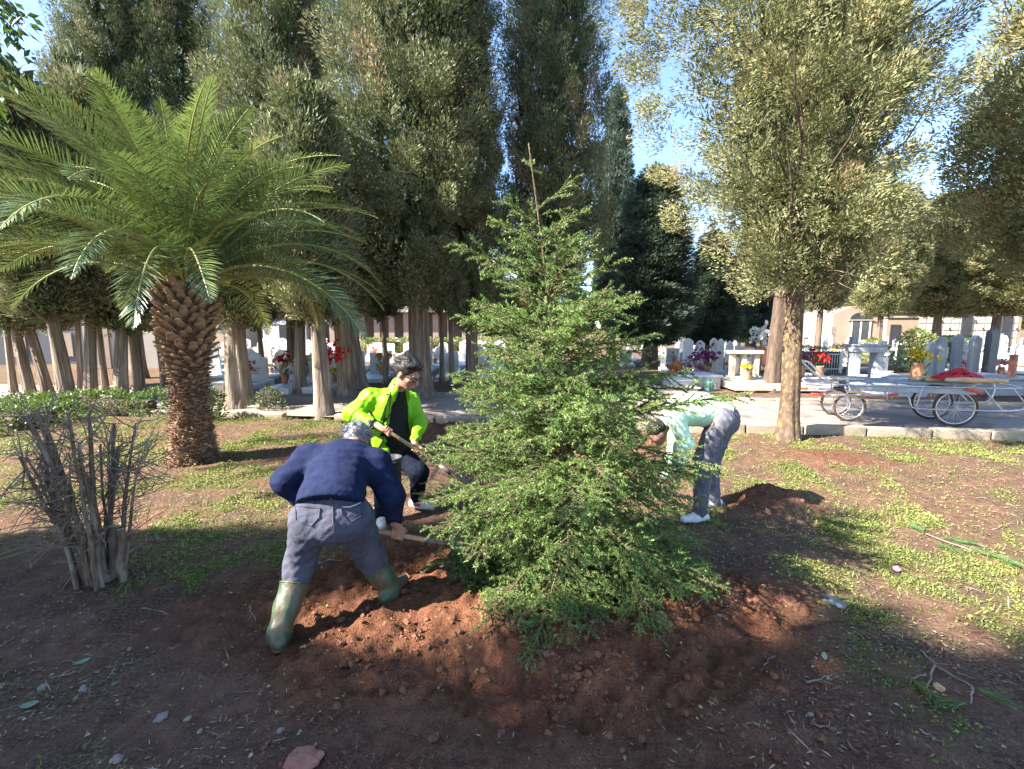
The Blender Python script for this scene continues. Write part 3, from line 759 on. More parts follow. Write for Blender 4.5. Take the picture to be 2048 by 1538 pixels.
def build_palm():
    p = gp(388, 926)
    root = thing('date_palm', 'stout date palm with a rough stubby trunk and arching green fronds', 'palm', (p[0], p[1], Hs(p[0], p[1]) - 0.02))
    r = np.random.default_rng(200)
    Ht = 2.36; top = np.array((0.07, 0.05, Ht))
    zz = np.linspace(-0.3, Ht, 26); t = np.clip(zz / Ht, 0, 1)
    axis = np.stack((top[0] * t ** 1.1, top[1] * t, zz), -1)
    def rad(t): return 0.225 + 0.02 * np.cos(t * 5) + 0.085 * sstep(.45, .8, t) + 0.07 * np.exp(-t * 14) - 0.14 * sstep(.93, 1.05, t)
    MB().tube(axis, rad(t) * 0.93, 24, 0, True, True).build('trunk', M_fibre, root)
    # leaf bases in spirals
    variants = []
    for k in range(6):
        L = r.uniform(.13, .19); w = r.uniform(.09, .12); th = r.uniform(.032, .045)
        b = MB()
        sec = [(0, w, th * 1.2), (L * .4, w * .9, th * 1.1), (L * .8, w * .62, th), (L, w * .5, th * .85)]
        V = []; n = 8; a = np.linspace(0, 6.283, n, endpoint=False)
        for (d, ww, hh) in sec:
            y = np.cos(a) * ww / 2; z = np.sin(a) * hh / 2 * np.where(np.sin(a) > 0, 1.1, 0.7)
            V.append(np.stack((np.full(n, d) + r.normal(0, .004, n), y, z), -1))
        V = np.concatenate(V); i = np.arange(3)[:, None]; j = np.arange(n)[None]; kk = (j + 1) % n
        b.add(V, np.stack((i * n + j, i * n + kk, (i + 1) * n + kk, (i + 1) * n + j), -1).reshape(-1, 4), 0, True)
        b.f.append((np.arange(n)[None] + 3 * n, 1, False))
        variants.append(b.mesh('leaf_stub', [M_stub, M_stub_cut]))
    N = 330; cnt = 0; low = MB()
    for i in range(N):
        f = (i + .5) / N; tt = f ** 0.85 * 0.985 + 0.012
        a = i * 2.39996 + r.normal(0, .10)
        if math.sin(a) > 0.62: continue          # far side, never seen
        c = np.array((top[0] * tt ** 1.1, top[1] * tt, tt * Ht))
        R = float(rad(np.array(tt)))
        s = (0.34 + 0.72 * float(sstep(.25, .75, tt))) * r.uniform(.85, 1.2)
        tiltup = 0.25 + 0.5 * float(sstep(.3, .9, tt)) + r.normal(0, .12)
        o = link('leaf_stub', variants[i % 6], root)
        o.location = tuple(c + np.array((math.cos(a), math.sin(a), 0)) * (R * 0.86))
        o.rotation_euler = (r.normal(0, .15), -tiltup, a + r.normal(0, .1)); o.scale = (s * r.uniform(.8, 1.1), s * 1.15, s * r.uniform(.8, 1.2))
    # dry rags of fibre round the lower trunk
    n = 5200; tt = r.random(n) ** 1.5 * .98; a = r.uniform(0, 6.283, n)
    out = np.stack((np.cos(a), np.sin(a), 0 * a), -1)
    C = np.stack((top[0] * tt ** 1.1, top[1] * tt, tt * Ht), -1) + out * (rad(tt) * .93)[:, None]
    tang = np.stack((-np.sin(a), np.cos(a), 0 * a), -1)
    D = out * r.uniform(.1, .6, n)[:, None] + tang * r.normal(0, .8, n)[:, None] + np.array((0, 0, 1.)) * r.uniform(-.2, .5, n)[:, None]
    rag = MB().leaves(C, D, r.uniform(.04, .10, n), r.uniform(.008, .02, n), 0, .5, r)
    rag.build('fibre_rags', M_stub, root)
    # fronds
    NF = 104
    for i in range(NF):
        f = i / (NF - 1)
        az = i * 2.39996 + r.normal(0, .15)
        el = math.radians(89 - 65 * f ** 0.95 + r.normal(0, 6))
        L = (1.5 + 1.1 * math.sin(min(1, f * 1.3 + .15) * math.pi * .55)) * r.uniform(.9, 1.08)
        drop = (0.5 + 0.9 * f) * r.uniform(.75, 1.3)
        ns = 26; s = np.linspace(0, 1, ns)
        e = el - drop * s ** 1.5 - 0.25 * s
        ds = L / (ns - 1)
        hd = np.array((math.cos(az), math.sin(az), 0)); side = np.array((-math.sin(az), math.cos(az), 0))
        curl = r.normal(0, .22)
        hx = np.cumsum(np.cos(e)) * ds; hz = np.cumsum(np.sin(e)) * ds; hy = curl * s ** 2 * L * .5
        base = top + np.array((0, 0, -0.05 + .14 * (1 - f))) + hd * 0.10
        P = base + hd * hx[:, None] + side * hy[:, None] + np.array((0, 0, 1.)) * hz[:, None]
        T = nrm(np.gradient(P, axis=0))
        rl = MB().tube(P, 0.019 * (1 - .86 * s) + .002, 6, 0, True, False)
        fr = rl.build('frond', M_rachis, root)
        nl = 88
        q = np.linspace(.13, .995, nl) ; lb = MB()
        twist = r.normal(0, .35)
        for sg in (-1, 1):
            Pi = np.stack([np.interp(q, s, P[:, k]) for k in range(3)], -1); Ti = nrm(np.stack([np.interp(q, s, T[:, k]) for k in range(3)], -1))
            Sv = nrm(np.cross(Ti, np.cross(np.tile(side, (nl, 1)), Ti)))
            Nv = np.cross(Ti, Sv); Nv = np.where(Nv[:, 2:3] < 0, -Nv, Nv) if f < .8 else Nv
            Sv2 = Sv * math.cos(twist) + Nv * math.sin(twist) * 1.0; Nv2 = Nv * math.cos(twist) - Sv * math.sin(twist)
            fw = .45 + 1.0 * q ** 1.6
            D = nrm(Sv2 * sg * (1.0) + Nv2 * (0.38 + r.normal(0, .14, nl))[:, None] + Ti * fw[:, None] + r.normal(0, .07, (nl, 3)))
            ll = .40 * np.sin(np.clip(q * .88 + .13, 0, 1) * math.pi) ** .6 * r.uniform(.85, 1.1, nl) * (0.8 + .1 * L)
            W = .0125 * r.uniform(.8, 1.2, nl)
            X = nrm(np.cross(D, Nv2)) * W[:, None] / 2
            mid = Pi + D * (ll * .55)[:, None]
            g = np.array((0, 0, -1.0)) * (ll * r.uniform(.05, .22, nl))[:, None]
            tip = Pi + D * ll[:, None] + g
            V = np.stack((Pi - X * .6, Pi + X * .6, mid + X + g * .25, mid - X + g * .25, tip), 1).reshape(-1, 3)
            k5 = (np.arange(nl) * 5)[:, None]
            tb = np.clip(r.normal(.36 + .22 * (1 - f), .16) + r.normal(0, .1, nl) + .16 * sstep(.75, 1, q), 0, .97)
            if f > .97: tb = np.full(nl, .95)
            n0 = lb.n
            lb.add(V, np.array((0, 1, 2, 3)) + k5, 0, False, np.repeat(tb, 5))
            lb.f.append((np.array((3, 2, 4)) + k5 + n0, 0, False))
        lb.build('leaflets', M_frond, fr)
    return root
build_palm()
# ------------------------------------------------------------------ the young spruce being planted
M_needle = leafmat('spruce_needle', [(0.0, (0.05, 0.10, 0.028)), (0.5, (0.135, 0.23, 0.058)), (1.0, (0.31, 0.40, 0.125))], 0.42, 0.2, (0.25, 0.42, 0.05), 0.4)
M_sprucewood = mat('spruce_wood', (0.085, 0.058, 0.034), (0.17, 0.115, 0.07), 20, 0.85, 0.6, 60, stretch=(1, 1, .4))
M_leader = mat('spruce_leader', (0.24, 0.19, 0.085), (0.32, 0.25, 0.12), 20, 0.7)

def build_spruce():
    r = np.random.default_rng(300)
    bz = Hs(SPRUCE[0], SPRUCE[1])
    root = thing('spruce_tree', 'young green spruce with a bare leader being planted in the red soil', 'tree', (SPRUCE[0], SPRUCE[1], bz - .05))
    tip = at(1057, 287, SPRUCE[1] - .05) - np.array((SPRUCE[0], SPRUCE[1], bz - .05))
    Ht = tip[2]
    def ax(z):
        t = np.asarray(z) / Ht
        return np.stack((tip[0] * t ** 1.5, tip[1] * t + 0 * t, np.asarray(z) + 0 * t), -1)
    zz = np.linspace(-.1, Ht, 30)
    MB().tube(ax(np.maximum(zz, 0)) + np.stack((0 * zz, 0 * zz, np.minimum(zz, 0)), -1), 0.028 * (1 - zz / Ht) ** 1.1 + .003, 9, 0, True, True).build('trunk', M_sprucewood, root)

    def needles(mb, P, Q, dens, nl, tint, spread=0.75):
        """needles all round straight shoots P->Q (arrays)"""
        d = Q - P; L = np.linalg.norm(d, axis=1); n = np.maximum(4, (L * dens)).astype(int)
        idx = np.repeat(np.arange(len(P)), n); m = len(idx)
        T = nrm(d)[idx]; X, Yv = frame_of(T)
        a = r.uniform(0, 6.2832, m); f = r.random(m)
        rad = np.cos(a)[:, None] * X + np.sin(a)[:, None] * Yv
        D = nrm(rad + T * r.uniform(.35, 1.05, m)[:, None] * spread * 1.3)
        B = P[idx] + d[idx] * f[:, None]
        Ln = nl * r.uniform(.7, 1.15, m); W = 0.0054
        S = nrm(np.cross(D, r.normal(size=(m, 3)))) * W / 2
        V = np.stack((B - S, B + S, B + D * Ln[:, None]), 1).reshape(-1, 3)
        tt = np.repeat(np.clip(tint[idx] + r.normal(0, .1, m), 0, 1), 3)
        mb.add(V, np.arange(3 * m).reshape(m, 3), 0, False, tt)

    def zmin(Q):
        return H(Q[:, 0] + SPRUCE[0], Q[:, 1] + SPRUCE[1]) - (bz - .05) + .015

    def bough(z, az, L, el, droop, dens=1.0, lim=None):
        ns = 9; s = np.linspace(0, 1, ns)
        hd = np.array((math.cos(az), math.sin(az), 0)); sd = np.array((-hd[1], hd[0], 0))
        e = el - droop * s + .35 * droop * s ** 3
        P = ax(z) + hd * (np.cumsum(np.cos(e)) * L / ns)[:, None] + np.array((0, 0, 1.)) * (np.cumsum(np.sin(e)) * L / ns)[:, None] + sd * (r.normal(0, .08) * L * s ** 2)[:, None]
        P = np.concatenate((ax(z)[None], P)); s = np.linspace(0, 1, ns + 1)
        gz = 0.03 - bz
        P[1:, 2] = np.maximum(P[1:, 2], zmin(P[1:]) + .03)
        wood = MB().tube(P, 0.008 * min(1, L) * (1 - .8 * s) + .0015, 5, 0, True, False)
        A, B, Tn = [], [], []
        for k in range(ns):                                   # shoot needles along the outer bough itself
            if s[k] > .15: A.append(P[k]); B.append(P[k + 1]); Tn.append(.45 + .3 * s[k])
        T = nrm(np.gradient(P, axis=0))
        nt_ = max(5, int(L * 40 * dens))
        for i in range(nt_):
            f = .10 + .88 * (i + r.random()) / nt_
            sg = 1 if i % 2 else -1
            q = np.array([np.interp(f, s, P[:, c]) for c in range(3)]); t_ = np.array([np.interp(f, s, T[:, c]) for c in range(3)])
            l = (0.06 + 0.34 * L * (1 - f) ** .8 * min(1, f * 4)) * r.uniform(.6, 1.15); l = min(l, .38)
            d = nrm(t_ * .75 + np.cross((0, 0, 1.), t_) * sg * r.uniform(.5, 1.1) + np.array((0, 0, r.normal(-.10, .42))))
            kink = q + d * l * .55; d2 = nrm(d + t_ * .25 + np.array((0, 0, r.normal(-.12, .12)))); end = kink + d2 * l * .5
            wood.tube(np.array((q, kink, end)), [.004, .003, .0015], 3, 0, True, False)
            tn = .36 + r.normal(0, .11)
            A += [q, kink]; B += [kink, end]; Tn += [tn, tn + .18]
            if l > .13:
                for j in range(int(l * 14)):
                    g = r.uniform(.25, .95); b0 = q + d * l * g if g < .55 else kink + d2 * l * (g - .55)
                    sg2 = 1 if j % 2 else -1
                    dd = nrm(d + np.cross((0, 0, 1.), d) * sg2 * r.uniform(.6, 1.1) + np.array((0, 0, r.normal(-.15, .2))))
                    e2 = b0 + dd * r.uniform(.04, .085)
                    A.append(b0); B.append(e2); Tn.append(tn + .25)
        br = wood.build('branch', M_sprucewood, root)
        A, B = np.array(A), np.array(B)
        A[:, 2] = np.maximum(A[:, 2], zmin(A)); B[:, 2] = np.maximum(B[:, 2], zmin(B))
        nd = MB(); needles(nd, A, B, 400, .0185, np.array(Tn))
        nd.build('needles', M_needle, br)
        return br

    # whorls: radius by height read from the outline
    hs = np.array([.05, .35, .62, .9, 1.25, 1.6, 1.9, 2.2, 2.5, 2.75])
    rs = np.array([.88, 1.12, 1.27, 1.17, .95, .77, .62, .46, .30, .22])
    z = .10
    k = 0
    while z < 2.62 * Ht / 3.2:
        zn = z / Ht * 3.2
        R = float(np.interp(zn, hs, rs))
        nb = 9 if zn < 1.6 else (8 if zn < 2.1 else 5)
        a0 = r.uniform(0, 6.28)
        for i in range(nb):
            az = a0 + i * 6.2832 / nb + r.normal(0, .2)
            Rr = R * r.uniform(.72, 1.08) * (.86 if math.sin(az) < -.25 and zn < 1.1 else 1.0)
            if zn < 1.0 and math.cos(az) > .3: Rr *= .97
            el = math.radians(np.interp(zn, [0, .6, 1.2, 2.0, 2.7], [-2, 6, 18, 28, 38]) + r.normal(0, 6))
            droop = np.interp(zn, [0, .8, 1.6, 2.4], [.5, .55, .4, .25]) * r.uniform(.7, 1.3)
            bough(z + r.normal(0, .03), az, Rr / max(.75, math.cos(el)) * 1.02, el, droop)
        z += .125 if zn < 1.3 else (.14 if zn < 2 else .19); k += 1
    # the few long shoots near the top, as in the outline
    for (u0, v0, u1, v1) in ((1091, 420, 1170, 348), (1092, 432, 1155, 412), (1090, 440, 1052, 428), (1097, 485, 990, 430), (1100, 490, 1150, 445), (1100, 492, 1168, 470), (1103, 520, 1045, 492), (1108, 560, 916, 478), (1108, 575, 1205, 505), (1066, 345, 1060, 318)):
        a = at(u0, v0, SPRUCE[1] - .05); b = at(u1, v1, SPRUCE[1] - .05 + r.uniform(-.15, .15))
        o = np.array((SPRUCE[0], SPRUCE[1], bz - .05)); a = a - o; b = b - o
        d = b - a; L = np.linalg.norm(d)
        bough(max(a[2], 0), math.atan2(d[1], d[0]), L, math.asin(d[2] / L), .08, .7)
    # bare leader with sparse buds
    la = ax(np.linspace(Ht * .80, Ht, 10))
    lead = MB().tube(la + np.array((0, 0, .001)), np.linspace(.0065, .003, 10), 7, 0, True, True)
    ld = lead.build('leader', M_leader, root)
    nd = MB(); needles(nd, la[:-1], la[1:], 330, .012, np.full(9, .95)); nd.build('needles', M_needle, ld)
    # one low bough spread on the soil towards the camera, left of the foot
    for (u, v, dz) in ((905, 1200, .06), (1020, 1255, .05), (975, 1225, .04), (1410, 1140, .05)):
        g = gp(u, v); d = g[:2] - SPRUCE[:2]
        bough(.16, math.atan2(d[1], d[0]), float(np.linalg.norm(d)) * 1.0, math.radians(4), .28, 1.0)
    return root
build_spruce()
# ------------------------------------------------------------------ people
from mathutils.bvhtree import BVHTree

class Field:
    """signed distance grid; limbs are smooth-unioned tapered capsules; surface nets turn it into one skin"""
    def __init__(s, lo, hi, h):
        s.h = h; s.lo = np.asarray(lo, float); n = np.ceil((np.asarray(hi) - s.lo) / h).astype(int) + 1
        s.n = n; s.f = np.full(tuple(n), 0.5, np.float32)
    def _block(s, lo, hi):
        i0 = np.clip(np.floor((lo - s.lo) / s.h).astype(int), 0, s.n - 1); i1 = np.clip(np.ceil((hi - s.lo) / s.h).astype(int) + 1, 1, s.n)
        sl = tuple(slice(a, b) for a, b in zip(i0, i1))
        g = np.meshgrid(*[s.lo[k] + s.h * np.arange(i0[k], i1[k]) for k in range(3)], indexing='ij')
        return sl, np.stack(g, -1)
    def _join(s, sl, d, k):
        a = s.f[sl]
        h = np.maximum(k - np.abs(a - d), 0) / k
        s.f[sl] = np.minimum(a, d) - h * h * k * 0.25
    def cap(s, a, b, ra, rb=None, k=0.03, flat=None):
        a = np.asarray(a, float); b = np.asarray(b, float); rb = ra if rb is None else rb
        m = max(ra, rb) + 0.05 + k
        sl, P = s._block(np.minimum(a, b) - m, np.maximum(a, b) + m)
        ab = b - a; t = np.clip(((P - a) @ ab) / (ab @ ab + 1e-9), 0, 1)
        v = P - (a + t[..., None] * ab)
        if flat is not None:
            ax, f = flat; ax = nrm(np.asarray(ax, float)); c = v @ ax
            v = v + ax * (c * (1 / f - 1))[..., None]
        s._join(sl, (np.linalg.norm(v, axis=-1) - (ra + (rb - ra) * t)).astype(np.float32), k); return s
    def chain(s, pts, rads, k=0.03, flat=None):
        for i in range(len(pts) - 1): s.cap(pts[i], pts[i + 1], rads[i], rads[i + 1], k, flat)
        return s
    def ell(s, c, r, R=None, k=0.03):
        c = np.asarray(c, float); r = np.asarray(r, float); m = r.max() + 0.05 + k
        sl, P = s._block(c - m, c + m); v = P - c
        if R is not None: v = v @ np.asarray(R)
        q = np.linalg.norm(v / r, axis=-1)
        s._join(sl, ((q - 1) * r.min()).astype(np.float32), k); return s
    def cut(s, p, nrmal, k=0.004):
        """remove everything on the side the normal points to"""
        g = np.meshgrid(*[s.lo[i] + s.h * np.arange(s.n[i]) for i in range(3)], indexing='ij')
        d = sum((g[i] - p[i]) * nrmal[i] for i in range(3)) / np.linalg.norm(nrmal)
        s.f = np.maximum(s.f, d.astype(np.float32)); return s
    def cutcap(s, a, b, ra, rb=None):
        a = np.asarray(a, float); b = np.asarray(b, float); rb = ra if rb is None else rb; m = max(ra, rb) + .05
        sl, P = s._block(np.minimum(a, b) - m, np.maximum(a, b) + m); ab = b - a
        t = np.clip(((P - a) @ ab) / (ab @ ab + 1e-9), 0, 1)
        d = np.linalg.norm(P - (a + t[..., None] * ab), axis=-1) - (ra + (rb - ra) * t)
        s.f[sl] = np.maximum(s.f[sl], (-d).astype(np.float32)); return s
    def folds(s, amp, freq, seed):
        r = np.random.default_rng(seed)
        g = np.meshgrid(*[s.lo[i] + s.h * np.arange(s.n[i]) for i in range(3)], indexing='ij')
        near = np.abs(s.f) < 0.05
        X, Y, Z = g[0][near], g[1][near], g[2][near]; o = 0
        for k in range(3):
            d = nrm(r.normal(size=3)) * freq * r.uniform(.6, 1.7); e = nrm(r.normal(size=3)) * freq * .55; ph = r.uniform(0, 6, 2)
            o = o + np.abs(np.sin(d[0] * X + d[1] * Y + d[2] * Z + ph[0] + 1.4 * np.sin(e[0] * X + e[1] * Y + e[2] * Z + ph[1])))
        s.f[near] += (amp * (o / 3 - .62)).astype(np.float32); return s
    def net(s):
        f = s.f; neg = f < 0
        c = np.zeros(tuple(np.array(f.shape) - 1), np.int8)
        for dx in (0, 1):
            for dy in (0, 1):
                for dz in (0, 1):
                    c += neg[dx:f.shape[0] - 1 + dx, dy:f.shape[1] - 1 + dy, dz:f.shape[2] - 1 + dz]
        act = (c > 0) & (c < 8); idx = -np.ones(act.shape, np.int64)
        I = np.argwhere(act); idx[act] = np.arange(len(I))
        acc = np.zeros((len(I), 3)); cnt = np.zeros(len(I))
        for ax in range(3):
            o = [a for a in range(3) if a != ax]
            for p in (0, 1):
                for q in (0, 1):
                    A = I.copy(); A[:, o[0]] += p; A[:, o[1]] += q; B = A.copy(); B[:, ax] += 1
                    fa = f[A[:, 0], A[:, 1], A[:, 2]]; fb = f[B[:, 0], B[:, 1], B[:, 2]]
                    x = (fa < 0) != (fb < 0); t = np.where(x, fa / np.where(x, fa - fb, 1), 0)
                    pos = A.astype(float); pos[:, ax] += t
                    acc[x] += pos[x]; cnt += x
        V = s.lo + s.h * acc / np.maximum(cnt, 1)[:, None]
        Fs = []
        for ax in range(3):
            o = [(ax + 1) % 3, (ax + 2) % 3]
            sl0 = [slice(None)] * 3; sl1 = [slice(None)] * 3; sl0[ax] = slice(0, -1); sl1[ax] = slice(1, None)
            e = neg[tuple(sl0)] != neg[tuple(sl1)]
            E = np.argwhere(e); ok = (E[:, o[0]] > 0) & (E[:, o[1]] > 0) & (E[:, o[0]] < idx.shape[o[0]]) & (E[:, o[1]] < idx.shape[o[1]]); E = E[ok]
            def cell(a, b):
                C = E.copy(); C[:, o[0]] -= a; C[:, o[1]] -= b; return idx[C[:, 0], C[:, 1], C[:, 2]]
            q = np.stack((cell(0, 0), cell(1, 0), cell(1, 1), cell(0, 1)), -1)
            fl = neg[E[:, 0], E[:, 1], E[:, 2]]
            q[~fl] = q[~fl][:, ::-1]
            Fs.append(q[(q >= 0).all(1)])
        F = np.concatenate(Fs)
        for _ in range(1):                                    # one light relaxation
            S = np.zeros_like(V); N = np.zeros(len(V))
            for a in range(4):
                np.add.at(S, F[:, a], V[F[:, (a + 1) % 4]]); np.add.at(N, F[:, a], 1)
            V = V * .5 + .5 * S / np.maximum(N, 1)[:, None]
        return V, F

def grip_hand(mb, c, h, wrist, rh=0.017, seed=0, flip=1, sc=1.0):
    """a hand closed round a handle through c along h: palm, four unequal bent fingers, thumb the other way round"""
    c = np.asarray(c, float); h = nrm(np.asarray(h, float)); w = np.asarray(wrist, float)
    r0 = w - c; r0 = nrm(r0 - h * (r0 @ h)); q0 = np.cross(h, r0) * flip
    fd = Field(np.minimum(c, w) - .09, np.maximum(c, w) + .09, 0.005)
    R = rh + .010 * sc
    P = lambda ang, s, rr=R: c + h * s + (r0 * math.cos(ang) + q0 * math.sin(ang)) * rr
    offs = (-.033, -.011, .011, .032); ln = (.88, 1.0, 1.05, .92); rad = (.0075, .0085, .009, .0088)
    for o, l, rd in zip(offs, ln, rad):
        o *= sc
        kn = P(-.35, o, R + .016); fd.cap(w + h * o * .55, kn, .013, .0115, .014)
        pts = [kn] + [P(a * l, o * (1 - .05 * i)) for i, a in enumerate((.75, 1.75, 2.75, 3.6))]
        fd.chain(pts, [.0105 * sc, .0100 * sc, .0092 * sc, rd * sc, rd * .85 * sc], .004)
    tb = w * .55 + P(-.3, .045 * sc, R) * .45
    fd.chain([tb, P(-.9, .042 * sc, R + .008), P(-1.8, .030 * sc, R), P(-2.6, .020 * sc, R)], [.013, .0115, .0105, .009], .008)
    fd.cap(w, (w + P(-.3, 0, R)) / 2, .023, .020, .02, (h, 1.25))
    V, F = fd.net(); mb.add(V, F, 0, True)

def head_field(fd, c, fwd, up, s=1.0):
    """skull, jaw, brow, nose, lips, ears"""
    fwd = nrm(fwd); up = nrm(np.asarray(up, float) - fwd * np.dot(up, fwd)); rt = np.cross(fwd, up)
    R = np.stack((rt, fwd, up), 1); p = lambda x, y, z: np.asarray(c) + (R @ np.array((x, y, z))) * s
    fd.ell(p(0, -.012, .03), np.array((.077, .096, .092)) * s, R, .02)
    fd.ell(p(0, .022, -.035), np.array((.060, .068, .075)) * s, R, .03)
    fd.ell(p(0, .060, -.088), np.array((.026, .024, .020)) * s, R, .025)
    fd.cap(p(-.03, .083, .022), p(.03, .083, .022), .011 * s, None, .015)
    fd.chain([p(0, .092, .012), p(0, .108, -.014), p(0, .117, -.030)], [.009 * s, .011 * s, .0145 * s], .010)
    fd.cap(p(-.016, .092, -.060), p(.016, .092, -.060), .0085 * s, None, .008)
    fd.cap(p(-.014, .090, -.071), p(.014, .090, -.071), .0085 * s, None, .006)
    for sx in (-1, 1):
        fd.ell(p(sx * .040, .070, -.020), np.array((.024, .018, .018)) * s, R, .02)
        fd.ell(p(sx * .079, -.005, -.008), np.array((.010, .020, .033)) * s, R, .006)
    return p, R

M_skin = mat('skin', (0.36, 0.185, 0.125), (0.43, 0.23, 0.16), 30, 0.5, 0.15, 200, spec=0.35)
M_hairdark = mat('dark_hair', (0.016, 0.013, 0.012), (0.05, 0.042, 0.038), 60, 0.42, 0.5, 90, stretch=(1, 1, .35))
M_hairgrey = mat('grey_hair', (0.14, 0.145, 0.16), (0.40, 0.41, 0.44), 45, 0.5, 0.5, 90, stretch=(1, .4, 1))
M_neon = mat('neon_cloth', (0.17, 0.43, 0.006), (0.21, 0.50, 0.010), 5, 0.55, 0.5, 17, spec=.3)
M_black = mat('black_cloth', (0.008, 0.008, 0.010), (0.016, 0.016, 0.019), 20, 0.85, 0.3, 60)
M_navyjean = mat('navy_denim', (0.007, 0.009, 0.018), (0.015, 0.018, 0.032), 30, 0.97, 0.4, 20, spec=.04)
M_fleece = mat('navy_fleece', (0.008, 0.012, 0.040), (0.016, 0.023, 0.064), 18, 0.92, 0.45, 15, spec=.15)
M_greyjean = mat('grey_denim', (0.050, 0.052, 0.078), (0.095, 0.097, 0.13), 9, 0.88, 0.55, 17, spec=.15)
M_boot = mat('green_rubber', (0.022, 0.062, 0.034), (0.045, 0.10, 0.055), 7, 0.42, 0.35, 22, c3=(0.12, 0.07, 0.042), s3=4, spec=.45)
M_bootsole = mat('muddy_sole', (0.07, 0.045, 0.03), (0.15, 0.075, 0.045), 14, 0.9, .5, 40)
M_mint = mat('pale_mint_cloth', (0.52, 0.78, 0.52), (0.56, 0.80, 0.56), 5, 0.8, 0.3, 40)
M_greenc = mat('green_cloth', (0.14, 0.56, 0.22), (0.18, 0.60, 0.26), 6, 0.75, 0.3, 40)
M_greypants = mat('grey_trousers', (0.085, 0.085, 0.105), (0.14, 0.14, 0.165), 9, 0.85, 0.55, 17)
M_shoe = mat('pale_shoe', (0.55, 0.52, 0.52), (0.66, 0.64, 0.63), 20, 0.6, 0.3, 60)
M_shoered = mat('red_shoe_panel', (0.55, 0.03, 0.06), (0.62, 0.06, 0.08), 20, 0.6)
M_handle = mat('wooden_handle', (0.36, 0.23, 0.13), (0.50, 0.34, 0.20), 14, 0.6, 0.4, 50, stretch=(1, 1, .2))
M_blade = mat('worn_steel', (0.14, 0.12, 0.11), (0.30, 0.27, 0.25), 12, 0.5, 0.4, 40, metal=.6, c3=(0.2, 0.08, 0.04), s3=5)
M_glass_frame = mat('spectacle_frame', (0.012, 0.010, 0.012), (0.02, 0.018, 0.02), 20, 0.3)

def sdf_obj(fd, name, m, parent):
    V, F = fd.net(); return MB().add(V, F, 0, True).build(name, m, parent)
def bvh_of(o):
    me = o.data; return BVHTree.FromPolygons([v.co[:] for v in me.vertices], [p.vertices[:] for p in me.polygons])
def surf(bv, u, v, off=0.004):
    d = Vector(ray(u, v)).normalized(); hit = bv.ray_cast(Vector((0, 0, CAM_H)), d)
    return None if hit[0] is None else np.array(hit[0]) - np.array(d) * off
def seam(bv, pts, rad, name, m, parent):
    P = [surf(bv, u, v) for u, v in pts]; P = [p for p in P if p is not None]
    if len(P) < 2: return None
    return MB().tube(np.array(P), rad, 5, 0, True, True).build(name, m, parent)
def dense(pts, n=8):
    P = np.array(pts, float); t = np.linspace(0, len(P) - 1, n * (len(P) - 1) + 1)
    return np.stack([np.interp(t, np.arange(len(P)), P[:, k]) for k in (0, 1)], -1)
def shoe(ankle, toe_dir, gz, parent, m, name='shoe', tall=.075, L=.27):
    d = nrm(np.array((toe_dir[0], toe_dir[1], 0.0))); a = np.array((ankle[0], ankle[1], gz + .035))
    heel = a - d * .06; toe = a + d * (L - .10)
    fd = Field(np.minimum(heel, toe) - .1, np.maximum(heel, toe) + np.array((.1, .1, .16)), .007)
    fd.chain([heel, a + d * .05, toe], [.040, .046, .036], .03).cap(a + np.array((0, 0, .02)), a + np.array((0, 0, tall)), .046, .044, .03)
    fd.cut((0, 0, gz + .004), (0, 0, -1))
    o = sdf_obj(fd, name, m, parent)
    return o, a, d

def strands(o, R, n, seed, m, L=.05, W=.0045):
    '''loose hair strands combed back over the hair cap'''
    r = np.random.default_rng(seed); me = o.data; vs = np.array([v.co[:] for v in me.vertices]); ns = np.array([v.normal[:] for v in me.vertices])
    k = r.integers(0, len(vs), n); P = vs[k]; N = ns[k]
    back = np.asarray(R) @ np.array((0, -1., -.25)); D = back - N * (N @ back)[:, None] + N * .25 + r.normal(0, .3, (n, 3))
    so = MB().leaves(P - N * .003, D, L * r.uniform(.5, 1.2, n), W, 0, .5, r, 0, N).build('strands', m, o); so['kind'] = 'stuff'

def spade(p, q, blade_dir, label):
    p = np.asarray(p, float); q = np.asarray(q, float); t = np.linspace(0, 1, 8)
    root = thing('shovel', label, 'shovel', (0, 0, 0))
    MB().tube(p + (q - p) * t[:, None], .017, 10, 0, True, True).build('handle', M_handle, root)
    d = nrm(q - p); x = nrm(np.cross(d, (0, 0, 1.))); n = np.cross(x, d)
    V = []
    for i, (s, w) in enumerate(((-.02, .035), (.05, .11), (.16, .125), (.25, .09), (.31, .01))):
        for k in (-1, -.5, 0, .5, 1):
            V.append(q + d * s + x * w * k + n * (.022 * k * k - .012))
    V = np.array(V); F = [(i * 5 + j, i * 5 + j + 1, i * 5 + j + 6, i * 5 + j + 5) for i in range(4) for j in range(4)]
    V2 = V + n * .004
    b = MB().add(V, F, 0, True).add(V2, [f[::-1] for f in F], 0, True)
    b.tube(np.array((q - d * .16, q + d * .04)), .022, 10, 0, True, True)
    b.build('blade', M_blade, root)
    return root

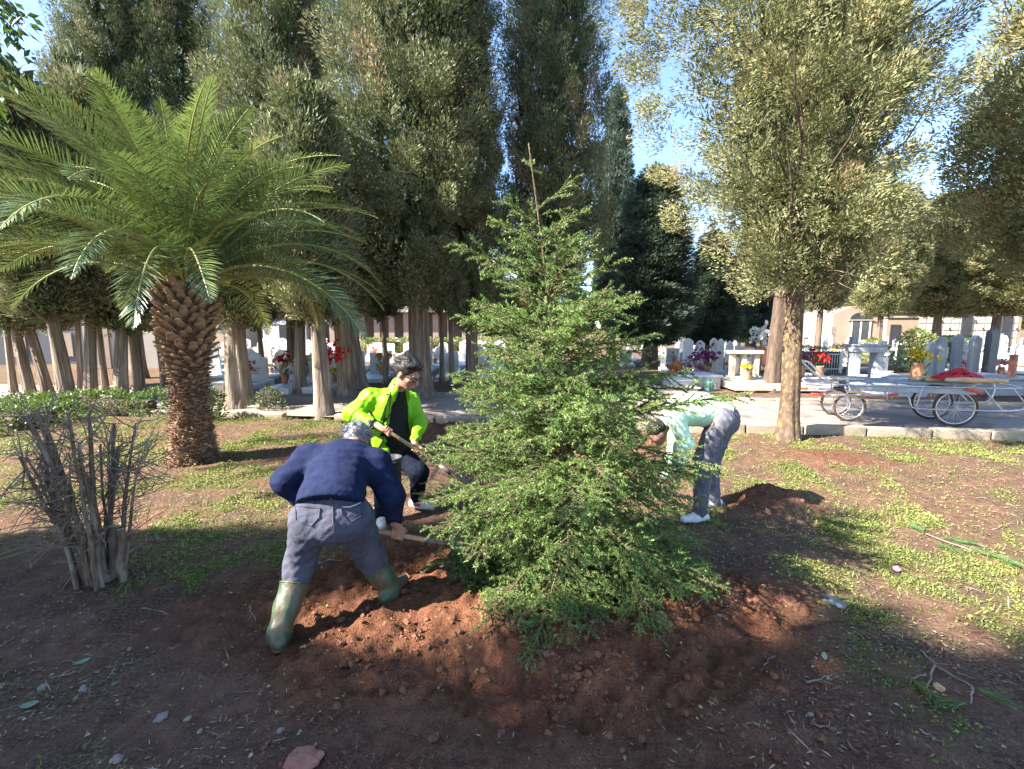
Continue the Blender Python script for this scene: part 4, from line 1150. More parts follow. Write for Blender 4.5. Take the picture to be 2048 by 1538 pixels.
# --- man in the neon jacket
def neon_man():
    J = dict(head=at(815, 748, 4.20), neck=at(797, 776, 4.33), chest=at(783, 815, 4.44), waist=at(783, 865, 4.44), pelvis=at(786, 902, 4.44),
             rs=at(741, 796, 4.36), re=at(704, 828, 4.30), rw=at(752, 850, 4.14), ls=at(820, 802, 4.58), le=at(838, 848, 4.45), lw=at(829, 884, 4.22),
             rh=at(772, 908, 4.40), rk=at(766, 965, 4.20), ra=at(762, 1030, 4.14), lh=at(802, 908, 4.46), lk=at(838, 946, 4.25), la=at(834, 994, 4.42))
    face = nrm(np.array((.80, -.42, -.42)))
    root_loc = (0, 0, 0)
    lo = np.array((min(v[0] for v in J.values()) - .2, 3.8, -.05)); hi = np.array((max(v[0] for v in J.values()) + .25, 4.95, 1.75))
    body = Field(lo, hi, .0092)
    body.chain([J['neck'], J['chest'], J['waist'], J['pelvis']], [.055, .13, .12, .12], .05)
    body.chain([J['rs'], J['re'], J['rw']], [.05, .042, .030], .04).chain([J['ls'], J['le'], J['lw']], [.05, .042, .030], .04)
    body.cap(J['rs'], J['ls'], .055, None, .06)
    body.chain([J['rh'], J['rk'], J['ra']], [.07, .05, .04], .05).chain([J['lh'], J['lk'], J['la']], [.07, .05, .04], .05)
    hp, R = head_field(body, J['head'], face, (0.2, 0, 1.), 1.2)
    body.cap(J['neck'], J['head'] - np.array((.02, 0, .02)), .056, .054, .04)
    V, F = body.net(); mb = MB().add(V, F, 0, True)
    hd = nrm(at(842, 906, 4.10) - at(757, 849, 4.10))
    h0 = at(775, 861, 4.06); h1 = at(833, 899, 4.12)
    grip_hand(mb, h0, h1 - h0, J['rw'], .017, 1, 1); grip_hand(mb, h1, h1 - h0, J['lw'], .017, 2, -1)
    root = mb.build('person', M_skin)
    tag(root, 'person in neon green jacket and glasses, bending over a shovel beside the spruce', 'person')
    # hair
    h = Field(J['head'] - .2, J['head'] + .2, .006)
    Rm = np.asarray(R)
    hpt = lambda x, y, z: J['head'] + Rm @ np.array((x, y, z)) * 1.2
    h.ell(hpt(0, -.022, .040), np.array((.088, .106, .092)) * 1.2, Rm, .01)
    rr = np.random.default_rng(3)
    for i in range(44):
        a = rr.uniform(0, 6.28); e = rr.uniform(.1, 1.4); q = hpt(.082 * math.cos(a) * math.cos(e), -.02 + .095 * math.sin(a) * math.cos(e), .05 + .085 * math.sin(e))
        h.ell(q, np.array((.024, .030, .018)), Rm, .010)
    h.ell(hpt(0, .055, .10), np.array((.07, .045, .032)), Rm, .02)
    h.cut(hpt(0, .050, .015), Rm @ np.array((0, .85, -.52))); h.cut(hpt(0, -.03, -.055), Rm @ np.array((0, .35, -1.)))
    strands(sdf_obj(h, 'hair', M_hairdark, root), Rm, 900, 31, M_hairdark, .055)
    # glasses
    g = MB()
    for sx in (-1, 1):
        a = np.linspace(0, 6.2832, 17); ring = np.array([hpt(sx * .034 + .027 * np.sign(math.cos(k)) * abs(math.cos(k)) ** .6, .106, .000 + .018 * np.sign(math.sin(k)) * abs(math.sin(k)) ** .6) for k in a])
        g.tube(ring, .0035, 5, 0, True, False); g.tube(np.array((hpt(sx * .062, .104, .006), hpt(sx * .083, .02, .004), hpt(sx * .084, -.01, -.004))), .0032, 5, 0, True, True)
    g.tube(np.array((hpt(-.008, .110, .004), hpt(.008, .110, .004))), .003, 5)
    g.build('glasses', M_glass_frame, root)
    # black shirt under the jacket
    fwd = nrm(np.array((.72, -.69, 0))); lat = np.cross((0, 0, 1.), fwd)
    sh = Field(lo, hi, .011)
    nk = J['neck'] + np.array((0.0, 0, -.03))
    sh.chain([nk, J['chest'] + fwd * .02, J['waist'] + fwd * .03, J['pelvis'] + fwd * .03], [.075, .172, .178, .165], .05, (fwd, .8))
    sh.cut(J['pelvis'] - np.array((0, 0, .06)), (0, 0, -1)).folds(.006, 24, 4)
    sdf_obj(sh, 'shirt', M_black, root)
    jk = Field(lo, hi, .010)
    jk.chain([J['neck'] + np.array((-.01, .02, .02)), J['neck'] + np.array((0, 0, -.05)), J['chest'], J['waist'], J['pelvis'] + np.array((0, 0, -.03))], [.080, .105, .195, .198, .200], .05, (fwd, .82))
    jk.cap(J['rs'], J['ls'], .085, None, .07)
    jk.chain([J['rs'], J['re'], J['rw'] + (J['re'] - J['rw']) * .14], [.095, .080, .052], .05).chain([J['ls'], J['le'], J['lw'] + (J['le'] - J['lw']) * .14], [.092, .078, .050], .05)
    jk.folds(.020, 42, 7)
    jk.cut(J['pelvis'] - np.array((0, 0, .08)), (-.15, 0, -1))
    # the open front, between the two zip edges
    fr = [J['neck'] + fwd * .10 + np.array((0, 0, -.01)), J['chest'] + fwd * .165, J['waist'] + fwd * .175, J['pelvis'] + fwd * .18 + np.array((0, 0, -.1))]
    for a, b, ra, rb in ((0, 1, .05, .10), (1, 2, .10, .115), (2, 3, .115, .12)):
        jk.cutcap(fr[a], fr[b], ra, rb)
    jo = sdf_obj(jk, 'jacket', M_neon, root)
    bv = bvh_of(jo)
    for pts, nm in (([(779, 790), (772, 812), (768, 838), (764, 850)], 'zip'), ([(771, 812), (762, 840)], 'pocket_zip'), ([(781, 783), (778, 830), (764, 885), (756, 897)], 'zip')):
        seam(bv, dense(pts), .0045, nm, M_black, jo)
    p = surf(bv, 777, 789, .006)
    if p is not None: MB().box(p, (.045, .006, .012), euler(0, .1, .5)).build('chest_logo', M_black, jo)
    for wk, ek in (('rw', 're'), ('lw', 'le')):
        d = nrm(J[ek] - J[wk]); MB().tube(np.array((J[wk] + d * .012, J[wk] + d * .06)), [.047, .054], 14, 0, True, True).build('cuff', M_black, jo)
    MB().tube(np.array([J['neck'] + np.array((math.cos(a) * .068, math.sin(a) * .068, .055 + .012 * math.sin(a))) for a in np.linspace(0, 6.2832, 18)]), .011, 6, 0, True, False).build('collar', M_black, jo)
    tr = Field(lo, hi, .011)
    tr.cap(J['rh'], J['lh'], .12, None, .05).chain([J['rh'], J['rk'], J['ra']], [.118, .085, .065], .05).chain([J['lh'], J['lk'], J['la']], [.118, .088, .065], .05)
    tr.folds(.018, 46, 9); sdf_obj(tr, 'trousers', M_navyjean, root)
    for k, dr in (('la', (.9, -.35)), ('ra', (.35, -.9))):
        gz = Hs(J[k][0], J[k][1]); o, a, d = shoe(J[k], dr, max(gz, J[k][2] - .11), root, M_shoe)
        sd = np.cross((0, 0, 1.), d); pn = MB()
        for s in (-1,): pn.box(a + d * .03 + sd * s * .048 + np.array((0, 0, .012)), (.07, .012, .035), rotz(math.atan2(d[1], d[0])), 0, .004)
        pn.build('red_panel', M_shoered, o)
    spade(at(752, 846, 4.05), at(905, 948, 4.20), None, 'wooden handled shovel held by the person in the neon jacket')
neon_man()

# --- man in the navy fleece, bent double with his back to the camera
def fleece_man():
    J = dict(lh=at(622, 1042, 2.62), rh=at(708, 1040, 2.68), waist=at(664, 992, 2.70), mid=at(676, 950, 2.90), chest=at(690, 922, 3.05), neck=at(708, 898, 3.24), head=at(714, 886, 3.36),
             ls=at(618, 918, 3.02), le=at(572, 962, 2.92), lw=at(632, 1030, 2.98), rs=at(752, 928, 3.05), re=at(783, 992, 2.98), rw=at(790, 1046, 2.98),
             lk=at(600, 1128, 2.66), la=at(560, 1278, 2.44), rk=at(742, 1115, 2.86), ra=at(782, 1190, 2.88))
    lo = np.array([min(v[k] for v in J.values()) - .28 for k in range(3)]); hi = np.array([max(v[k] for v in J.values()) + .28 for k in range(3)]); lo[2] = -.1
    up = np.array((0, -.25, 1.))
    b = Field(lo, hi, .010)
    b.chain([J['neck'], J['chest'], J['mid'], J['waist'] + np.array((0, .05, -.06))], [.055, .13, .11, .085], .05).cap(J['lh'], J['rh'], .10, None, .05).cap(J['waist'] + np.array((0, .05, -.06)), (J['lh'] + J['rh']) / 2, .085, .095, .05)
    b.cap(J['ls'], J['rs'], .055, None, .05)
    b.chain([J['ls'], J['le'], J['lw']], [.05, .043, .03], .04).chain([J['rs'], J['re'], J['rw']], [.05, .043, .03], .04)
    b.chain([J['lh'], J['lk'], J['la']], [.085, .058, .04], .05).chain([J['rh'], J['rk'], J['ra']], [.085, .058, .04], .05)
    fw = nrm(np.array((.15, .75, -.65)))
    hp, R = head_field(b, J['head'], fw, (0, .6, .8), 1.05); b.cap(J['neck'], J['head'], .06, .06, .04)
    V, F = b.net(); mb = MB().add(V, F, 0, True)
    g0, g1 = at(640, 1040, 2.98), at(868, 1083, 3.02)
    hr = g0 + (g1 - g0) * .68; hl = g0 + (g1 - g0) * .06
    grip_hand(mb, hr, g1 - g0, J['rw'], .017, 4, 1, 1.1); grip_hand(mb, hl, g1 - g0, J['lw'], .017, 5, -1, 1.1)
    root = mb.build('person', M_skin)
    tag(root, 'grey haired person in navy fleece and green rubber boots, bent over with back turned', 'person')
    h = Field(J['head'] - .2, J['head'] + .22, .007)
    hpt = lambda x, y, z: J['head'] + np.asarray(R) @ np.array((x, y, z)) * 1.05
    h.ell(hpt(0, -.022, .045), np.array((.092, .106, .092)), R, .01)
    rr = np.random.default_rng(6)
    for i in range(50):
        a = rr.uniform(0, 6.28); e = rr.uniform(-.2, 1.4); q = hpt(.086 * math.cos(a) * math.cos(e), -.02 + .098 * math.sin(a) * math.cos(e), .046 + .09 * math.sin(e))
        h.ell(q, np.array((.020, .030, .014)), R, .012)
    h.cut(hpt(0, .06, .02), np.asarray(R) @ np.array((0, .8, -.6)))
    strands(sdf_obj(h, 'hair', M_hairgrey, root), R, 1100, 32, M_hairgrey, .05)
    f = Field(lo, hi, .010)
    f.chain([J['neck'], J['chest'], J['mid'], J['waist'], J['waist'] + (J['waist'] - J['mid']) * .25], [.085, .18, .19, .188, .19], .06, (up, .80))
    f.cap(J['ls'], J['rs'], .10, None, .08)
    f.chain([J['ls'], J['le'], J['lw'] + (J['le'] - J['lw']) * .1], [.098, .085, .055], .05).chain([J['rs'], J['re'], J['rw'] + (J['re'] - J['rw']) * .12], [.10, .088, .055], .05)
    f.folds(.012, 34, 12)
    f.cut(J['waist'] + np.array((0, -.045, -.05)), (0.05, -.55, -.62))
    fo = sdf_obj(f, 'fleece', M_fleece, root)
    t = Field(lo, hi, .010)
    hc = (J['lh'] + J['rh']) / 2
    t.cap(J['waist'] + np.array((0, .03, -.01)), hc, .172, .165, .06, (up, .85)).cap(J['lh'] + np.array((0.01, -.01, .02)), J['rh'] + np.array((-.01, -.01, .02)), .122, None, .05)
    t.chain([J['lh'], J['lk'], J['lk'] + (J['la'] - J['lk']) * .35], [.118, .090, .074], .05).chain([J['rh'], J['rk'], J['rk'] + (J['ra'] - J['rk']) * .45], [.118, .090, .074], .05)
    t.folds(.013, 42, 14)
    t.cut(J['waist'] + np.array((0, .16, .14)), (0, .6, .55))
    to = sdf_obj(t, 'trousers', M_greyjean, root)
    bv = bvh_of(to)
    seam(bv, dense([(665, 1003), (666, 1040), (668, 1062)]), .0035, 'back_seam', M_greyjean, to)
    for pts in ([(590, 1012), (640, 1016), (638, 1034), (622, 1052), (592, 1040)], [(682, 1016), (722, 1006), (726, 1030), (700, 1045), (684, 1030)]):
        seam(bv, dense(pts + [pts[0]]), .003, 'pocket_seam', M_greyjean, to)
    seam(bv, dense([(684, 1014), (700, 1014), (722, 1005)]), .004, 'pocket_edge', M_shoe, to)
    p = surf(bv, 664, 1004, .006)
    if p is not None: MB().box(p, (.012, .008, .07), euler(.4, 0, 0), 0, .003).build('belt_loop', M_greyjean, to)
    for kk, ak, dr in (('lk', 'la', (-.45, .9)), ('rk', 'ra', (.35, .93))):
        K, A = J[kk], J[ak]; gz = Hs(A[0], A[1]); d = nrm(np.array((dr[0], dr[1], 0)))
        top = K + (A - K) * .26; A2 = np.array((A[0], A[1], max(gz + .08, A[2])))
        bt = Field(np.minimum(top, A2) - .32, np.maximum(top, A2) + .32, .008)
        foot = np.array((A2[0], A2[1], gz + .045))
        bt.chain([top, top + (A2 - top) * .5, A2, foot], [.086, .074, .060, .052], .03)
        bt.chain([foot - d * .06, foot, foot + d * .15], [.046, .05, .04], .04)
        bt.cut((0, 0, gz + .003), (0, 0, -1)); bt.cut(top, top - A2)
        bt.folds(.007, 45, 18)
        bo = sdf_obj(bt, 'boot', M_boot, root)
        sl = Field(foot - .3, foot + .3, .008); sl.chain([foot - d * .06, foot, foot + d * .15], [.053, .057, .047], .03)
        sl.cut((0, 0, gz - .01), (0, 0, -1)); sl.cut((0, 0, gz + .024), (0, 0, 1)); sdf_obj(sl, 'sole', M_bootsole, bo)
        MB().tube(np.array([top + (A2 - top) * .03 + sum(frame_of(nrm(A2 - top))[i] * (math.cos(a), math.sin(a))[i] * .084 for i in (0, 1)) for a in np.linspace(0, 6.2832, 20)]), .006, 6, 0, True, False).build('boot_rim', M_boot, bo)
    spade(g0, g1 + (g1 - g0) * .12, None, 'wooden handled shovel gripped low by the person in the navy fleece')
fleece_man()

# --- man bent over behind the spruce on the right
def mint_man():
    J = dict(nh=at(1440, 843, 4.16), fh=at(1446, 838, 4.42), waist=at(1428, 826, 4.30), mid=at(1400, 818, 4.28), chest=at(1368, 820, 4.26), neck=at(1336, 842, 4.24), head=at(1316, 866, 4.22),
             ns=at(1352, 838, 4.08), ne=at(1372, 888, 4.06), nw=at(1356, 946, 4.06), fs=at(1352, 832, 4.44), fe=at(1350, 890, 4.46), fw=at(1330, 950, 4.40),
             nk=at(1408, 922, 4.12), na=at(1400, 1024, 4.14), fk=at(1420, 925, 4.44), fa=at(1428, 1010, 4.50))
    lo = np.array([min(v[k] for v in J.values()) - .26 for k in range(3)]); hi = np.array([max(v[k] for v in J.values()) + .26 for k in range(3)]); lo[2] = -.1
    b = Field(lo, hi, .011)
    b.chain([J['neck'], J['chest'], J['mid'], J['waist']], [.05, .12, .115, .115], .05).cap(J['nh'], J['fh'], .10, None, .06).cap(J['waist'], (J['nh'] + J['fh']) / 2, .11, .11, .05).cap(J['ns'], J['fs'], .05, None, .05)
    for a in 'nf':
        b.chain([J[a + 's'], J[a + 'e'], J[a + 'w']], [.048, .042, .032], .04).chain([J[a + 'h'], J[a + 'k'], J[a + 'a']], [.08, .055, .04], .05)
    hp, R = head_field(b, J['head'], nrm(np.array((-.75, -.1, -.65))), (-.6, 0, .7), 1.0); b.cap(J['neck'], J['head'], .055, .055, .04)
    V, F = b.net(); mb = MB().add(V, F, 0, True)
    for a, s in (('n', 1), ('f', -1)):
        w = J[a + 'w']; grip_hand(mb, w + np.array((-.02, 0, -.085)), (1, .2, .1), w, .012, 8, s)
    root = mb.build('person', M_skin)
    tag(root, 'person in pale mint green shirt and grey trousers bent double behind the spruce', 'person')
    h = Field(J['head'] - .2, J['head'] + .2, .008); h.ell(J['head'] + np.asarray(R) @ np.array((0, -.02, .045)), np.array((.088, .10, .09)), R, .01)
    h.cut(J['head'] + np.asarray(R) @ np.array((0, .055, .02)), np.asarray(R) @ np.array((0, .8, -.6))); sdf_obj(h, 'hair', M_hairdark, root)
    up = (0, 0, 1.)
    s = Field(lo, hi, .010)
    s.chain([J['neck'], J['chest'], J['mid'], J['waist'], J['waist'] + (J['waist'] - J['mid']) * .4], [.08, .175, .18, .172, .165], .06, (up, .85)).cap(J['ns'], J['fs'], .085, None, .06)
    s.folds(.008, 40, 22); s.cut(J['waist'] + np.array((.09, 0, -.05)), (1, 0, -.45))
    sdf_obj(s, 'shirt', M_mint, root)
    for a in 'nf':
        sl = Field(lo, hi, .010); sl.chain([J[a + 's'], J[a + 'e'], J[a + 'w']], [.088, .064, .048], .05).folds(.010, 48, 25)
        sdf_obj(sl, 'sleeve', M_mint, root)
    t = Field(lo, hi, .010)
    t.cap(J['waist'] + np.array((.02, 0, -.02)), (J['nh'] + J['fh']) / 2, .16, .165, .05).cap(J['nh'], J['fh'], .125, None, .05)
    for a in 'nf': t.chain([J[a + 'h'], J[a + 'k'], J[a + 'a']], [.128, .09, .062], .05)
    t.folds(.02, 48, 27); t.cut(J['waist'] + np.array((-.04, 0, .04)), (-1, 0, .5))
    sdf_obj(t, 'trousers', M_greypants, root)
    for a in 'nf':
        A = J[a + 'a']; o, q, d = shoe(A, (-.95, -.2), Hs(A[0], A[1]), root, M_shoe)
        MB().tube(np.array([q + d * (.02 + .02 * k) + np.array((0, 0, .052 - .004 * k)) + np.cross((0, 0, 1.), d) * (.022 if k % 2 else -.022) for k in range(5)]), .004, 4).build('laces', M_shoered, o)
mint_man()

# tall grey tub beside the diggers
M_tub = mat('grey_tub', (0.045, 0.047, 0.052), (0.08, 0.082, 0.09), 10, 0.45, .2, 40)
p = at(784, 940, 3.72)
tb = thing('tub', 'tall dark grey plastic tub between the two diggers', 'tub', (p[0], p[1], Hs(p[0], p[1])))
MB().lathe([(0, .0), (.062, 0), (.068, .02), (.080, .63), (.09, .635), (.09, .66), (.075, .66), (.06, .05), (0, .05)], (0, 0, 0), 22).build('wall', M_tub, tb)
MB().tube(np.array([(.091 * math.cos(a), .091 * math.sin(a), .63) for a in np.linspace(0, 6.2832, 22)]), .007, 6, 0, True, False).build('rim', M_tub, tb)
# ------------------------------------------------------------------ flower cart on bicycle wheels
M_galv = mat('galvanised_tube', (0.34, 0.36, 0.39), (0.52, 0.54, 0.57), 14, 0.42, 0.2, 50, metal=.75)
M_sheet = mat('grey_sheet', (0.22, 0.26, 0.30), (0.33, 0.37, 0.41), 6, 0.55, 0.2, 30, metal=.3)
M_tyre = mat('tyre_rubber', (0.05, 0.036, 0.03), (0.12, 0.085, 0.065), 14, 0.85, 0.5, 60)
M_rim = mat('wheel_rim', (0.60, 0.60, 0.61), (0.75, 0.75, 0.76), 10, 0.35, metal=.8)
M_red = mat('red_plastic', (0.50, 0.045, 0.03), (0.60, 0.07, 0.05), 12, 0.5)
M_tarp = mat('beige_tarp', (0.42, 0.29, 0.17), (0.56, 0.41, 0.25), 8, 0.85, 0.5, 50)
M_redcloth = mat('red_cloth', (0.36, 0.018, 0.035), (0.50, 0.04, 0.06), 10, 0.85, 0.5, 60)
def smooth_path(pts, n=6):
    P = np.array(pts, float); out = []
    Q = np.concatenate((2 * P[:1] - P[1:2], P, 2 * P[-1:] - P[-2:-1]))
    for i in range(1, len(Q) - 2):
        for t in np.linspace(0, 1, n, endpoint=False):
            a, b, c, d = Q[i - 1], Q[i], Q[i + 1], Q[i + 2]
            out.append(.5 * (2 * b + (c - a) * t + (2 * a - 5 * b + 4 * c - d) * t * t + (3 * b - a - 3 * c + d) * t ** 3))
    return np.array(out + [P[-1]])
def cart():
    q = gp(1908, 853, .1); al = -math.radians(16)
    root = thing('flower_cart', 'long galvanised tube cart on four bicycle wheels standing on the path', 'cart', (q[0], q[1] + .02, .095), al)
    W = .68
    def wheel(x, y, R):
        a = np.linspace(0, 6.2832, 41)
        tp = np.stack((np.cos(a) * (R - .022), 0 * a, np.sin(a) * (R - .022)), -1)
        w = MB().tube(tp, .024, 8, 0, True, False).build('wheel', M_tyre, root); w.location = (x, y, R)
        MB().tube(tp * ((R - .05) / (R - .022)), .011, 6, 0, True, False).build('rim', M_rim, w)
        MB().lathe([(.0, -.045), (.018, -.045), (.022, -.02), (.022, .02), (.018, .045), (0, .045)], (0, 0, 0), 10, rot=euler(math.pi / 2, 0, 0)).build('hub', M_galv, w)
        sp = MB()
        for k in range(28):
            b = k * 6.2832 / 28; sg = .03 if k % 2 else -.03
            sp.tube(np.array(((.02 * math.cos(b + .5), sg, .02 * math.sin(b + .5)), ((R - .055) * math.cos(b), 0, (R - .055) * math.sin(b)))), .0016, 4, 0, True, False)
        so = sp.build('spokes', M_rim, w); so['kind'] = 'stuff'
    wheel(0, 0, .335); wheel(0, W, .335); wheel(-1.60, .02, .27); wheel(-1.60, W - .02, .27)
    def t(name, pts, r=.016, m=M_galv, n=6): return MB().tube(smooth_path(pts, n), r, 8, 0, True, True).build(name, m, root)
    t('axle', [(0, -.05, .335), (0, W + .05, .335)], .014)
    for y in (-.08, W + .08):
        t('side_rail', [(-1.95, y, .70), (-1.2, y, .70), (-.4, y, .71), (.5, y, .72), (.95, y, .74)], .017)
        t('lower_rail', [(-1.95, y, .50), (-1.4, y, .52), (-.85, y, .54), (-.74, y, .50), (-.70, y, .38), (-.60, y, .31), (.0, y, .315), (.7, y, .335), (.92, y, .40), (.98, y, .58), (.95, y, .74)], .016)
        for x0, x1, z0, z1 in ((.30, .62, .72, .34), (.62, .40, .34, .55), (.72, .95, .73, .42), (-.55, -.62, .71, .31), (-1.05, -1.05, .70, .535)):
            t('strut', [(x0, y, z0), (x1, y, z1)], .011)
        t('drawbar', [(.95, y, .74), (1.3, y * .6 + .13, .66), (1.75, y * .3 + .24, .40)], .016)
        t('fork', [(-1.70, y * .75 + .08, .66), (-1.66, y * .9 + .03, .5), (-1.60, y + (.04 if y < 0 else -.04), .27)], .013)
        t('grip', [(-2.28, y, .505), (-2.08, y, .505)], .022, M_red); t('grip_bar', [(-2.09, y, .505), (-1.9, y, .50)], .014)
        MB().box((-.98, y - .012 if y < 0 else y + .012, .545), (.16, .018, .05), euler(0, -.15, 0), 0, .008).build('reflector', M_red, root)
        MB().box((.18, y - .03 if y < 0 else y + .03, .665), (.26, .03, .045), euler(0, .2, 0), 0, .01).build('mudguard', M_red, root)
    t('front_loop', [(-1.85, -.08, .70), (-2.12, -.07, .72), (-2.20, 0, .68), (-2.20, W, .68), (-2.12, W + .07, .72), (-1.85, W + .08, .70)], .017)
    t('front_loop', [(-1.85, 0, .58), (-2.10, .02, .60), (-2.16, .08, .57), (-2.16, W - .08, .57), (-2.10, W, .60), (-1.85, W, .58)], .014)
    t('push_handle', [(-1.90, .12, .72), (-2.10, .12, .90), (-2.28, .12, 1.08), (-2.30, .18, 1.10), (-2.30, W - .18, 1.10), (-2.28, W - .12, 1.08), (-2.10, W - .12, .90), (-1.90, W - .12, .72)], .018)
    for x in (-1.85, -1.3, -.7, -.1, .45): t('cross_bar', [(x, -.08, .725), (x, W + .08, .725)], .013)
    r = random.Random(3)
    for k in range(4):
        MB().box((0, 0, 0), (1.95, W / 4 - .012, .035), euler(0, r.uniform(-.006, .006), 0), 0, .006).build('deck_board', M_sheet, root).location = (-.72, W * (k + .5) / 4, .758)
    MB().box((-.72, -.075, .64), (1.9, .012, .10), None, 0, .004).build('side_panel', M_sheet, root)
    MB().box((-1.62, .2, .80), (.45, .35, .05), euler(0, 0, .1), 0, .01).build('clamp_plate', M_galv, root)
    # load
    c, s = math.cos(al), math.sin(al)
    wpt = lambda x, y, z: np.array((q[0] + c * x - s * y, q[1] + .02 + s * x + c * y, .095 + z))
    rr = np.random.default_rng(41)
    o = wpt(-.05, .33, .78); f = Field(o - np.array((.75, .75, .06)), o + np.array((.75, .75, .4)), .014)
    for k in range(16):
        a = rr.uniform(-.5, .42); b = rr.uniform(-.22, .22); ln = rr.uniform(.12, .3); z = .03 + rr.uniform(0, .07) * (1 - abs(a) * 1.3)
        f.chain([wpt(a - ln, b + rr.normal(0, .05), .78 + z), wpt(a, b, .79 + z), wpt(a + ln, b + rr.normal(0, .06), .78 + z)], [.032, .045, .030], .012)
    f.folds(.016, 34, 44); f.cut((0, 0, o[2] + .001), (0, 0, -1))
    tag(sdf_obj(f, 'folded_tarp', M_tarp, None), 'crumpled beige tarpaulin bundle lying on the cart', 'tarp')
    o = wpt(-.10, .33, .90); f = Field(o - np.array((.7, .7, .1)), o + np.array((.7, .7, .4)), .013)
    for k in range(22):
        a = rr.normal(-.02, .20); b = rr.normal(0, .10); z = max(0, .15 - abs(a) * .38 - abs(b) * .4)
        f.chain([wpt(a - .1, b + rr.normal(0, .05), .87 + z * .6), wpt(a, b, .88 + z), wpt(a + .1, b, .87 + z * .5)], [.02, .034, .016], .008)
    f.folds(.02, 45, 46)
    tag(sdf_obj(f, 'red_cloth', M_redcloth, None), 'heap of crumpled red cloth on top of the tarpaulin on the cart', 'cloth')
cart()
# ------------------------------------------------------------------ cemetery
M_marble = mat('white_marble', (0.52, 0.52, 0.525), (0.66, 0.655, 0.64), 3, 0.45, .05, 40, c3=(0.5, 0.5, 0.5), s3=3)
M_trav = mat('travertine', (0.52, 0.45, 0.37), (0.66, 0.58, 0.48), 4, 0.7, .2, 50, c3=(0.4, 0.35, 0.28), s3=4)
M_granite = mat('grey_granite', (0.24, 0.26, 0.29), (0.36, 0.38, 0.41), 40, 0.5, .05, 60)
M_darkst = mat('dark_stone', (0.075, 0.08, 0.09), (0.13, 0.135, 0.15), 30, 0.4)
M_photo = mat('enamel_photo', (0.05, 0.045, 0.04), (0.25, 0.2, 0.17), 25, 0.3)
M_bronze = mat('bronze_letters', (0.20, 0.13, 0.06), (0.30, 0.2, 0.1), 20, 0.45, metal=.7)
M_pot = mat('terracotta', (0.40, 0.18, 0.10), (0.50, 0.25, 0.14), 8, 0.8, .2, 40)
M_leafg = leafmat('shrub_leaf', [(0, (0.03, 0.06, 0.02)), (.6, (0.08, 0.13, 0.035)), (1, (0.2, 0.24, 0.07))], .5, .2)
PETAL = {}
def petal(c):
    if c not in PETAL:
        cols = dict(red=(0.55, .02, .02), yellow=(.75, .52, .02), white=(.78, .76, .70), pink=(.62, .18, .26), orange=(.70, .22, .03), purple=(.22, .05, .14))
        k = cols[c]; PETAL[c] = leafmat(c + '_petal', [(0, tuple(x * .6 for x in k)), (1, k)], .6, .25, k)
    return PETAL[c]
def arch_poly(w, h, kind):
    if kind == 'round': return [(-w / 2, 0), (w / 2, 0), (w / 2, h - w / 2)] + [(w / 2 * math.cos(a), h - w / 2 + w / 2 * math.sin(a)) for a in np.linspace(.2, math.pi - .2, 9)] + [(-w / 2, h - w / 2)]
    if kind == 'gable': return [(-w / 2, 0), (w / 2, 0), (w / 2, h * .84), (0, h), (-w / 2, h * .84)]
    if kind == 'wave': return [(-w / 2, 0), (w / 2, 0), (w / 2, h * .8), (w * .32, h * .84), (w * .15, h * .97), (0, h), (-w * .15, h * .97), (-w * .32, h * .84), (-w / 2, h * .8)]
    if kind == 'slant': return [(-w / 2, 0), (w / 2, 0), (w / 2, h * .82), (w * .1, h), (-w / 2, h * .93)]
    return [(-w / 2, 0), (w / 2, 0), (w / 2, h), (-w / 2, h)]
def small_flowers(n, sp, h, seed, col):
    r = np.random.default_rng(seed); b = MB()
    P = np.stack((r.normal(0, sp, n), r.normal(0, sp, n), h + np.abs(r.normal(0, sp, n))), -1)
    for k in range(5):
        b.leaves(P + r.normal(0, .012, (n, 3)), r.normal(size=(n, 3)) + np.array((0, 0, .5)), .05, .04, 0, r.random(n), r)
    return b.mesh('blooms', petal(col))
def green_tuft(n, sp, h, seed, m=None, L=.08):
    r = np.random.default_rng(seed); b = MB()
    P = np.stack((r.normal(0, sp, n), r.normal(0, sp, n), h * r.random(n)), -1)
    b.leaves(P, np.stack((P[:, 0] * 4, P[:, 1] * 4, r.uniform(.1, 1, n)), -1) + r.normal(0, .3, (n, 3)), L * r.uniform(.6, 1.2, n), L * .4, 0, r.random(n), r)
    return b.mesh('foliage', m or M_leafg)
VASE = MB().lathe([(0, 0), (.05, 0), (.06, .02), (.075, .10), (.065, .18), (.075, .20), (.06, .2), (.05, .05), (0, .05)], (0, 0, 0), 12).mesh('vase', M_pot)
BLOOM = {c: small_flowers(26, .065, .26, 500 + i, c) for i, c in enumerate(('red', 'yellow', 'white', 'pink', 'orange', 'purple'))}
TUFT = green_tuft(40, .06, .3, 510)
def bouquet(p, c, label, s=1.0, group=None):
    o = thing('flower_vase', label, 'flowers', p, random.Random(str(p)).random() * 6, group); o.scale = (s, s, s)
    link('vase', VASE, o); link('blooms', BLOOM[c], o); link('foliage', TUFT, o); return o

